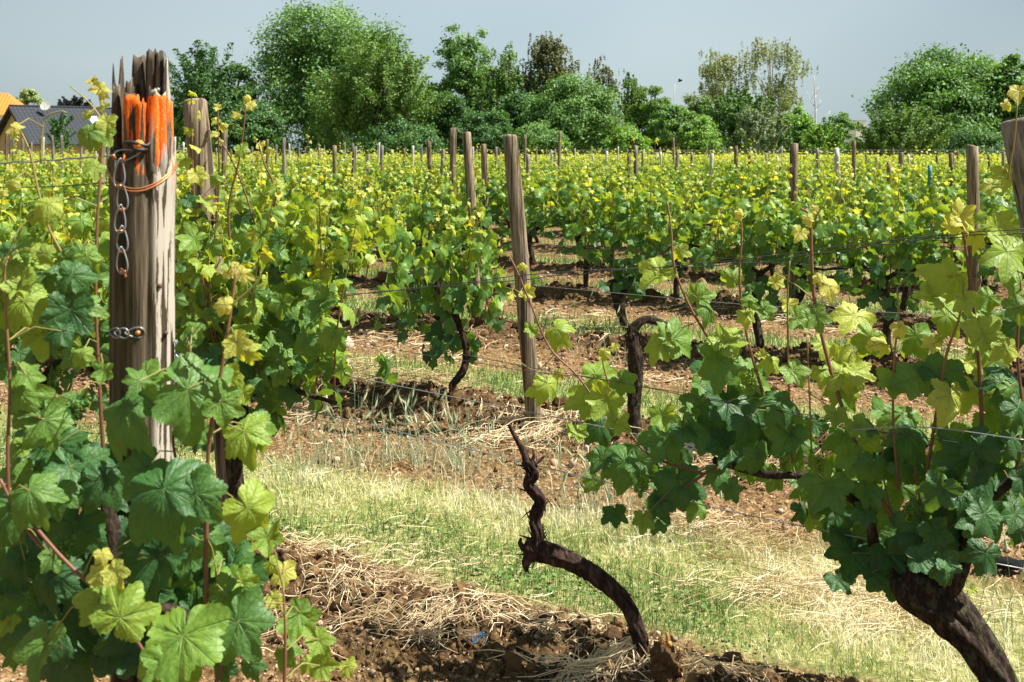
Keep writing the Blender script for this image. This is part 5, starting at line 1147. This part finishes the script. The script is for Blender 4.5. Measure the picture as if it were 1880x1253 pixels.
T(25, 'round', TM['pale'], 52, 162, 26, 215, 130, 'pale distant tree behind the orange roof', nl=4000, ncl=40, ls=.26)
T(26, 'feather', TM['purple'], 135, 184, 34, 215, 125, 'very dark low tree top just behind the grey roof', nl=3600, ncl=36, ls=.26)
T(27, 'feather', TM['dark'], 112, 214, 20, 285, 78, 'small dark conifer standing before the grey-roofed house', nl=3600, ncl=44, ls=.15, shape=1.0)
T(28, 'round', TM['dark'], 900, 205, 60, 300, 68, 'dark low bush at the centre of the tree line', 'bush', nl=9000, ncl=80, ls=.18, name='bush', trunk=False)
T(29, 'round', TM['mid'], 985, 225, 60, 300, 66, 'mid green low bush right of the dark central one', 'bush', nl=8000, ncl=70, ls=.17, name='bush', trunk=False)
T(30, 'round', TM['dark'], 460, 190, 80, 300, 71, 'dark low tree under the left side of the largest tree', nl=14000, ncl=120, ls=.2)
T(31, 'round', TM['dark'], 1560, 262, 60, 300, 80, 'low dark hedge-like bush in the gap of the tree line', 'bush', nl=4500, ncl=50, ls=.2, name='bush', trunk=False)
T(32, 'round', TM['mid'], 1236, 190, 46, 300, 68, 'dark low bush between the yellow-green shrub and the light one', 'bush', nl=6500, ncl=60, ls=.17, name='bush', trunk=False)
T(33, 'round', TM['mid'], 240, 240, 70, 290, 84, 'low green bush behind the splintered post', 'bush', nl=6000, ncl=60, ls=.2, name='bush', trunk=False)
T(34, 'round', TM['dark'], 720, 225, 90, 300, 68, 'shady bush at the foot of the olive feathery tree', 'bush', nl=9000, ncl=90, ls=.18, name='bush', trunk=False)
T(35, 'round', TM['dark'], 1790, 240, 90, 310, 66, 'dark bush at the foot of the chestnut tree', 'bush', nl=9000, ncl=90, ls=.18, name='bush', trunk=False)
T(36, 'round', TM['mid'], 760, 150, 60, 300, 76, 'mid green tree filling the gap right of the olive feathery tree', nl=12000, ncl=90, ls=.2)
T(37, 'round', TM['mid'], 440, 118, 56, 300, 76, 'dark green tree close left of the largest round tree', nl=10000, ncl=80, ls=.2)
T(38, 'feather', TM['mid'], 345, 175, 44, 300, 72, 'low feathery bush just right of the splintered post', 'bush', nl=8000, ncl=70, ls=.18, name='bush', trunk=False)
T(39, 'round', TM['dark'], 960, 165, 56, 300, 74, 'dark tree beneath the bronze drooping tree', nl=12000, ncl=90, ls=.2)
T(40, 'feather', TM['mid'], 1440, 240, 60, 300, 69, 'low green bush between the birches and the dead trunk', 'bush', nl=8000, ncl=70, ls=.17, name='bush', trunk=False)
# dead white trunk with bare twigs
d = 78; X = (1496-HX)/F*d; r = np.random.default_rng(9); m = MB()
zt = CH+(HY-140)/F*d; tube(m, spline([(X, d, 0), (X+.05, d, 4), (X-.05, d, zt)], 10), np.linspace(.11, .02, 10), 7, .5)
for z, dx, dz in [(3.2, 1.2, 1.3), (3.6, -.6, .9), (4.3, .5, 1.0), (4.8, -.5, 1.1), (5.3, .3, .9), (2.6, .9, .4)]:
    tube(m, spline([(X, d, z), (X+dx*.5, d+.2, z+dz*.4), (X+dx, d+.3, z+dz)], 5), np.linspace(.04, .012, 5), 5, .5)
    tube(m, [(X+dx*.5, d+.2, z+dz*.4), (X+dx*.5+.2, d, z+dz*.4+.5)], [.02, .008], 4, .5)
tag(m.build('dead_tree', M_birch, smooth=True), 'bare white dead tree with short twigs, right of the birches', 'tree', 'trees at the end of the field')
X = (1236-HX)/F*d; m = MB(); tube(m, spline([(X-.1, d, 2), (X, d, 4.2), (X+.12, d, CH+(HY-155)/F*d)], 6), np.linspace(.05, .012, 6), 5, .5)
tube(m, [(X, d, 4.8), (X-.4, d, 5.3)], [.02, .008], 4, .5)
tag(m.build('dead_tree', M_birch, smooth=True), 'thin bare stem sticking up left of the birches, below the bird', 'tree', 'trees at the end of the field')
# bird
d = 70; b = P(1249, 149, d); bird = MB()
tube(bird, spline([b+[-.17, 0, -.05], b+[-.08, 0, -.02], b+[.04, 0, .02], b+[.10, 0, .05], b+[.14, 0, .05]], 14), np.interp(np.linspace(0, 1, 14), [0, .25, .6, .8, .93, 1], [.015, .05, .065, .035, .035, .006]), 10, .5)
for s in (-1, 1):
    w1 = [b+[.02, 0, .03], b+[-.02, s*.12, .12], b+[-.08, s*.24, .14], b+[-.12, s*.22, .10], b+[-.07, s*.08, .01]]
    bird.add(np.array([*w1, *[p-[0, 0, .012] for p in w1]]), [[(0, 1, 2, 3)], [(5, 8, 7, 6)]], .5); bird.add(np.array([w1[0], w1[3], w1[4]]), [[(0, 1, 2)]], .5)
tag(bird.build('bird', simple('black_feathers', (.012, .012, .014), .6), smooth=True), 'small black bird flying left of the birches', 'bird')
# ---------------------------------------------------------------- houses
def tilemat(name, c0, c1, sc):
    m, t = newmat(name); nb = NB(t); tc = nb.n('ShaderNodeTexCoord').outputs['Object']
    sp = nb.n('ShaderNodeSeparateXYZ', {0: tc})
    wx = nb.m('ABSOLUTE', nb.m('SINE', nb.m('MULTIPLY', sp.outputs[0], sc*math.pi))); wz = nb.m('FRACT', nb.m('MULTIPLY', sp.outputs[2], sc*1.35))
    h = nb.m('ADD', nb.m('MULTIPLY', wx, .5), nb.m('MULTIPLY', wz, .5)); col = nb.mix(nb.m('ADD', nb.m('MULTIPLY', h, .7), nb.m('MULTIPLY', nb.noise(tc, 3, 4), .3)), c0, c1)
    nrm = nb.n('ShaderNodeBump', {'Strength': 1., 'Distance': .06, 'Height': h}).outputs[0]; nb.out(pr(nb, col, .75, .2, nrm)); return m
M_grey = tilemat('dark_roof_tiles', (.012, .014, .02), (.045, .052, .065), 3.0)
M_orange = tilemat('orange_roof_tiles', (.42, .10, .02), (.80, .26, .05), 3.0)
M_ochre = simple('ochre_render', (.46, .31, .17), .9, .1, .12, 1.5); M_white = simple('white_render', (.72, .72, .70), .9, .1, .08, 1)
M_dark = simple('dark_stained_wood', (.035, .025, .02), .7); M_glass = simple('skylight_glass', (.5, .58, .62), .08, .9, .1)
d = 90; Lh, W2, ze, zr, ov = 9.2, 3.9, 2.5, 5.33, .45
h = empty('house', (P(28, 0, d)[0], d, 0), math.radians(45.5)); tag(h, 'low ochre house with dark grey tiled gable roof behind the left vines', 'house')
m = MB(); 
V = np.array([(0, -W2, 0), (0, W2, 0), (0, W2, ze), (0, 0, zr-.12), (0, -W2, ze), (Lh, -W2, 0), (Lh, W2, 0), (Lh, W2, ze), (Lh, 0, zr-.12), (Lh, -W2, ze)])
m.add(V, [[(0, 4, 2, 1), (5, 6, 7, 9), (0, 5, 9, 4), (1, 2, 7, 6)], [(4, 3, 2), (9, 7, 8)]]); m.build('wall', M_ochre, h)
m = MB(); sl_ = (zr-ze)/W2
for s in (-1, 1):
    y1, z1 = s*(W2+ov), ze-ov*sl_; 
    V = [(-.5, 0, zr), (Lh+.5, 0, zr), (Lh+.5, y1, z1), (-.5, y1, z1)]; V = np.array(V+[(a_, b_, c_-.14) for a_, b_, c_ in V])
    m.add(V, [[(0, 1, 2, 3), (4, 7, 6, 5), (0, 3, 7, 4), (1, 5, 6, 2), (3, 2, 6, 7)]])
tube(m, [(-.5, 0, zr+.02), (Lh+.5, 0, zr+.02)], .09, 8, .5)
rf = m.build('roof', M_grey, h)
m = MB()
for s in (-1, 1):
    V = [(-.56, 0, zr-.02), (-.56, s*(W2+ov), ze-ov*sl_-.02), (-.56, s*(W2+ov), ze-ov*sl_-.30), (-.56, 0, zr-.30)]; V = np.array(V+[(a_+.05, b_, c_) for a_, b_, c_ in V]); m.add(V, [[(0, 1, 2, 3), (4, 7, 6, 5), (0, 4, 5, 1), (3, 2, 6, 7)]])
m.build('barge_board', M_dark, h)
m = MB(); xg, wg, yg = 6.6, 1.5, -(W2+.75); zg = 4.15; ez = 2.75
m.add(np.array([(xg-wg, yg, 0), (xg+wg, yg, 0), (xg+wg, yg, ez), (xg, yg, zg-.1), (xg-wg, yg, ez), (xg-wg, -W2+.2, 0), (xg-wg, -W2+.2, ez), (xg+wg, -W2+.2, 0), (xg+wg, -W2+.2, ez)]), [[(0, 1, 2, 4), (0, 4, 6, 5), (1, 7, 8, 2)], [(4, 2, 3)]]); m.build('porch_wall', M_ochre, h)
m = MB()
for s in (-1, 1):
    x1, z1 = xg+s*(wg+.35), ez-.3
    V = [(xg, yg-.3, zg), (xg, -1.2, zg), (x1, -1.2-1.0, z1), (x1, yg-.3, z1)]; V = np.array(V+[(a_, b_, c_-.14) for a_, b_, c_ in V])
    m.add(V, [[(0, 1, 2, 3), (4, 7, 6, 5), (0, 3, 7, 4), (1, 5, 6, 2), (3, 2, 6, 7)]])
m.build('porch_roof', M_grey, h)
def roofpt(x, y, o=0): n_ = math.hypot(1, sl_); return np.array([x, y-o*sl_/n_*1, zr+y*sl_+o/n_])
m = MB(); q = [roofpt(5.6, -1.1, .06), roofpt(6.4, -1.1, .06), roofpt(6.4, -2.0, .06), roofpt(5.6, -2.0, .06)]; q2 = [p-[0, 0, .1] for p in q]
m.add(np.array(q+q2), [[(0, 3, 2, 1), (0, 1, 5, 4), (1, 2, 6, 5), (2, 3, 7, 6), (3, 0, 4, 7)]]); o = m.build('skylight', M_glass, rf)
m = MB(); t = np.linspace(0, 2*np.pi, 16, endpoint=False); c0 = roofpt(2.0, -.8, .7); nd = np.array([-.6, -.7, .4]); nd /= np.linalg.norm(nd); u = np.cross(nd, [0, 0, 1]); u /= np.linalg.norm(u); v_ = np.cross(u, nd)
V = [c0]+[c0+(u*math.cos(a_)+v_*math.sin(a_))*.42+nd*.10 for a_ in t]; m.add(np.array(V+[p-nd*.02 for p in V]), [[(0, 1+i, 1+(i+1) % 16) for i in range(16)]+[(17, 18+(i+1) % 16, 18+i) for i in range(16)]])
tube(m, [roofpt(1.8, -.8), c0], .03, 6, .5); tube(m, [c0-v_*.4+nd*.1, c0+nd*.5], .015, 5, .5); m.build('satellite_dish', M_concrete, rf, True)
m = MB(); box(m, 6.3, 7.0, yg-.03, yg+.02, 1.0, 2.1); f_ = m.build('window', M_white, h); m = MB(); box(m, 6.36, 6.94, yg-.05, yg-.025, 1.06, 2.04); m.build('pane', simple('window_glass', (.05, .07, .08), .1, .8), f_)
d = 112; h = empty('house', (P(-30, 0, d)[0], d, 0), math.radians(12)); tag(h, 'white house with bright orange hipped roof at the left edge', 'house')
m = MB(); box(m, -4.6, 4.3, -4, 4, 0, 5.2); m.build('wall', M_white, h)
m = MB(); V = np.array([(-5.1, -4.5, 5.15), (4.8, -4.5, 5.15), (4.8, 4.5, 5.15), (-5.1, 4.5, 5.15), (-1.6, 0, 7.55), (2.3, 0, 7.55)]); m.add(V, [[(0, 1, 5, 4), (2, 3, 4, 5), (0, 3, 2, 1)], [(1, 2, 5), (3, 0, 4)]]); m.build('roof', M_orange, h)
m = MB(); box(m, 1.6, 2.6, -4.06, -3.99, 3.4, 4.6); m.build('window', simple('dark_window', (.05, .06, .07), .15, .7), h)
# pale distant tower block in the gap and the low hills
d = 420; m = MB(); X = (1567-HX)/F*d
hb = empty('distant_building', (X, d, 0)); tag(hb, 'pale distant building glimpsed in the gap of the tree line', 'building')
box(m, -3.4, -0.6, -4, 4, 0, 9.0); box(m, -.6, 3.0, -5, 5, 0, 12.5); m.build('wall', M_white, hb)
m = MB(); box(m, -.9, 3.3, -5.3, 5.3, 12.5, 12.9); m.build('roof', M_concrete, hb)
hx = np.linspace(-2600, 2600, 90); m = MB(); hh = 9+26*fbm(hx/420+3, 0*hx, 4, 4); hh = np.maximum(hh-6, 2)
V = np.concatenate([np.stack([hx, 0*hx+2000, 0*hx-1], -1), np.stack([hx, 0*hx+2180, hh], -1), np.stack([hx, 0*hx+2500, 0*hx-1], -1)]); i = np.arange(89)
m.add(V, [np.concatenate([np.stack([i, i+1, i+91, i+90], -1), np.stack([i+90, i+91, i+181, i+180], -1)])])
tag(m.build('hills', simple('hazy_wooded_hill', (.06, .10, .09), .95, .05, .3, .004), smooth=True), 'low wooded hills on the horizon', kind='structure')  # distance haze is painted into the muted blue-green hill colour
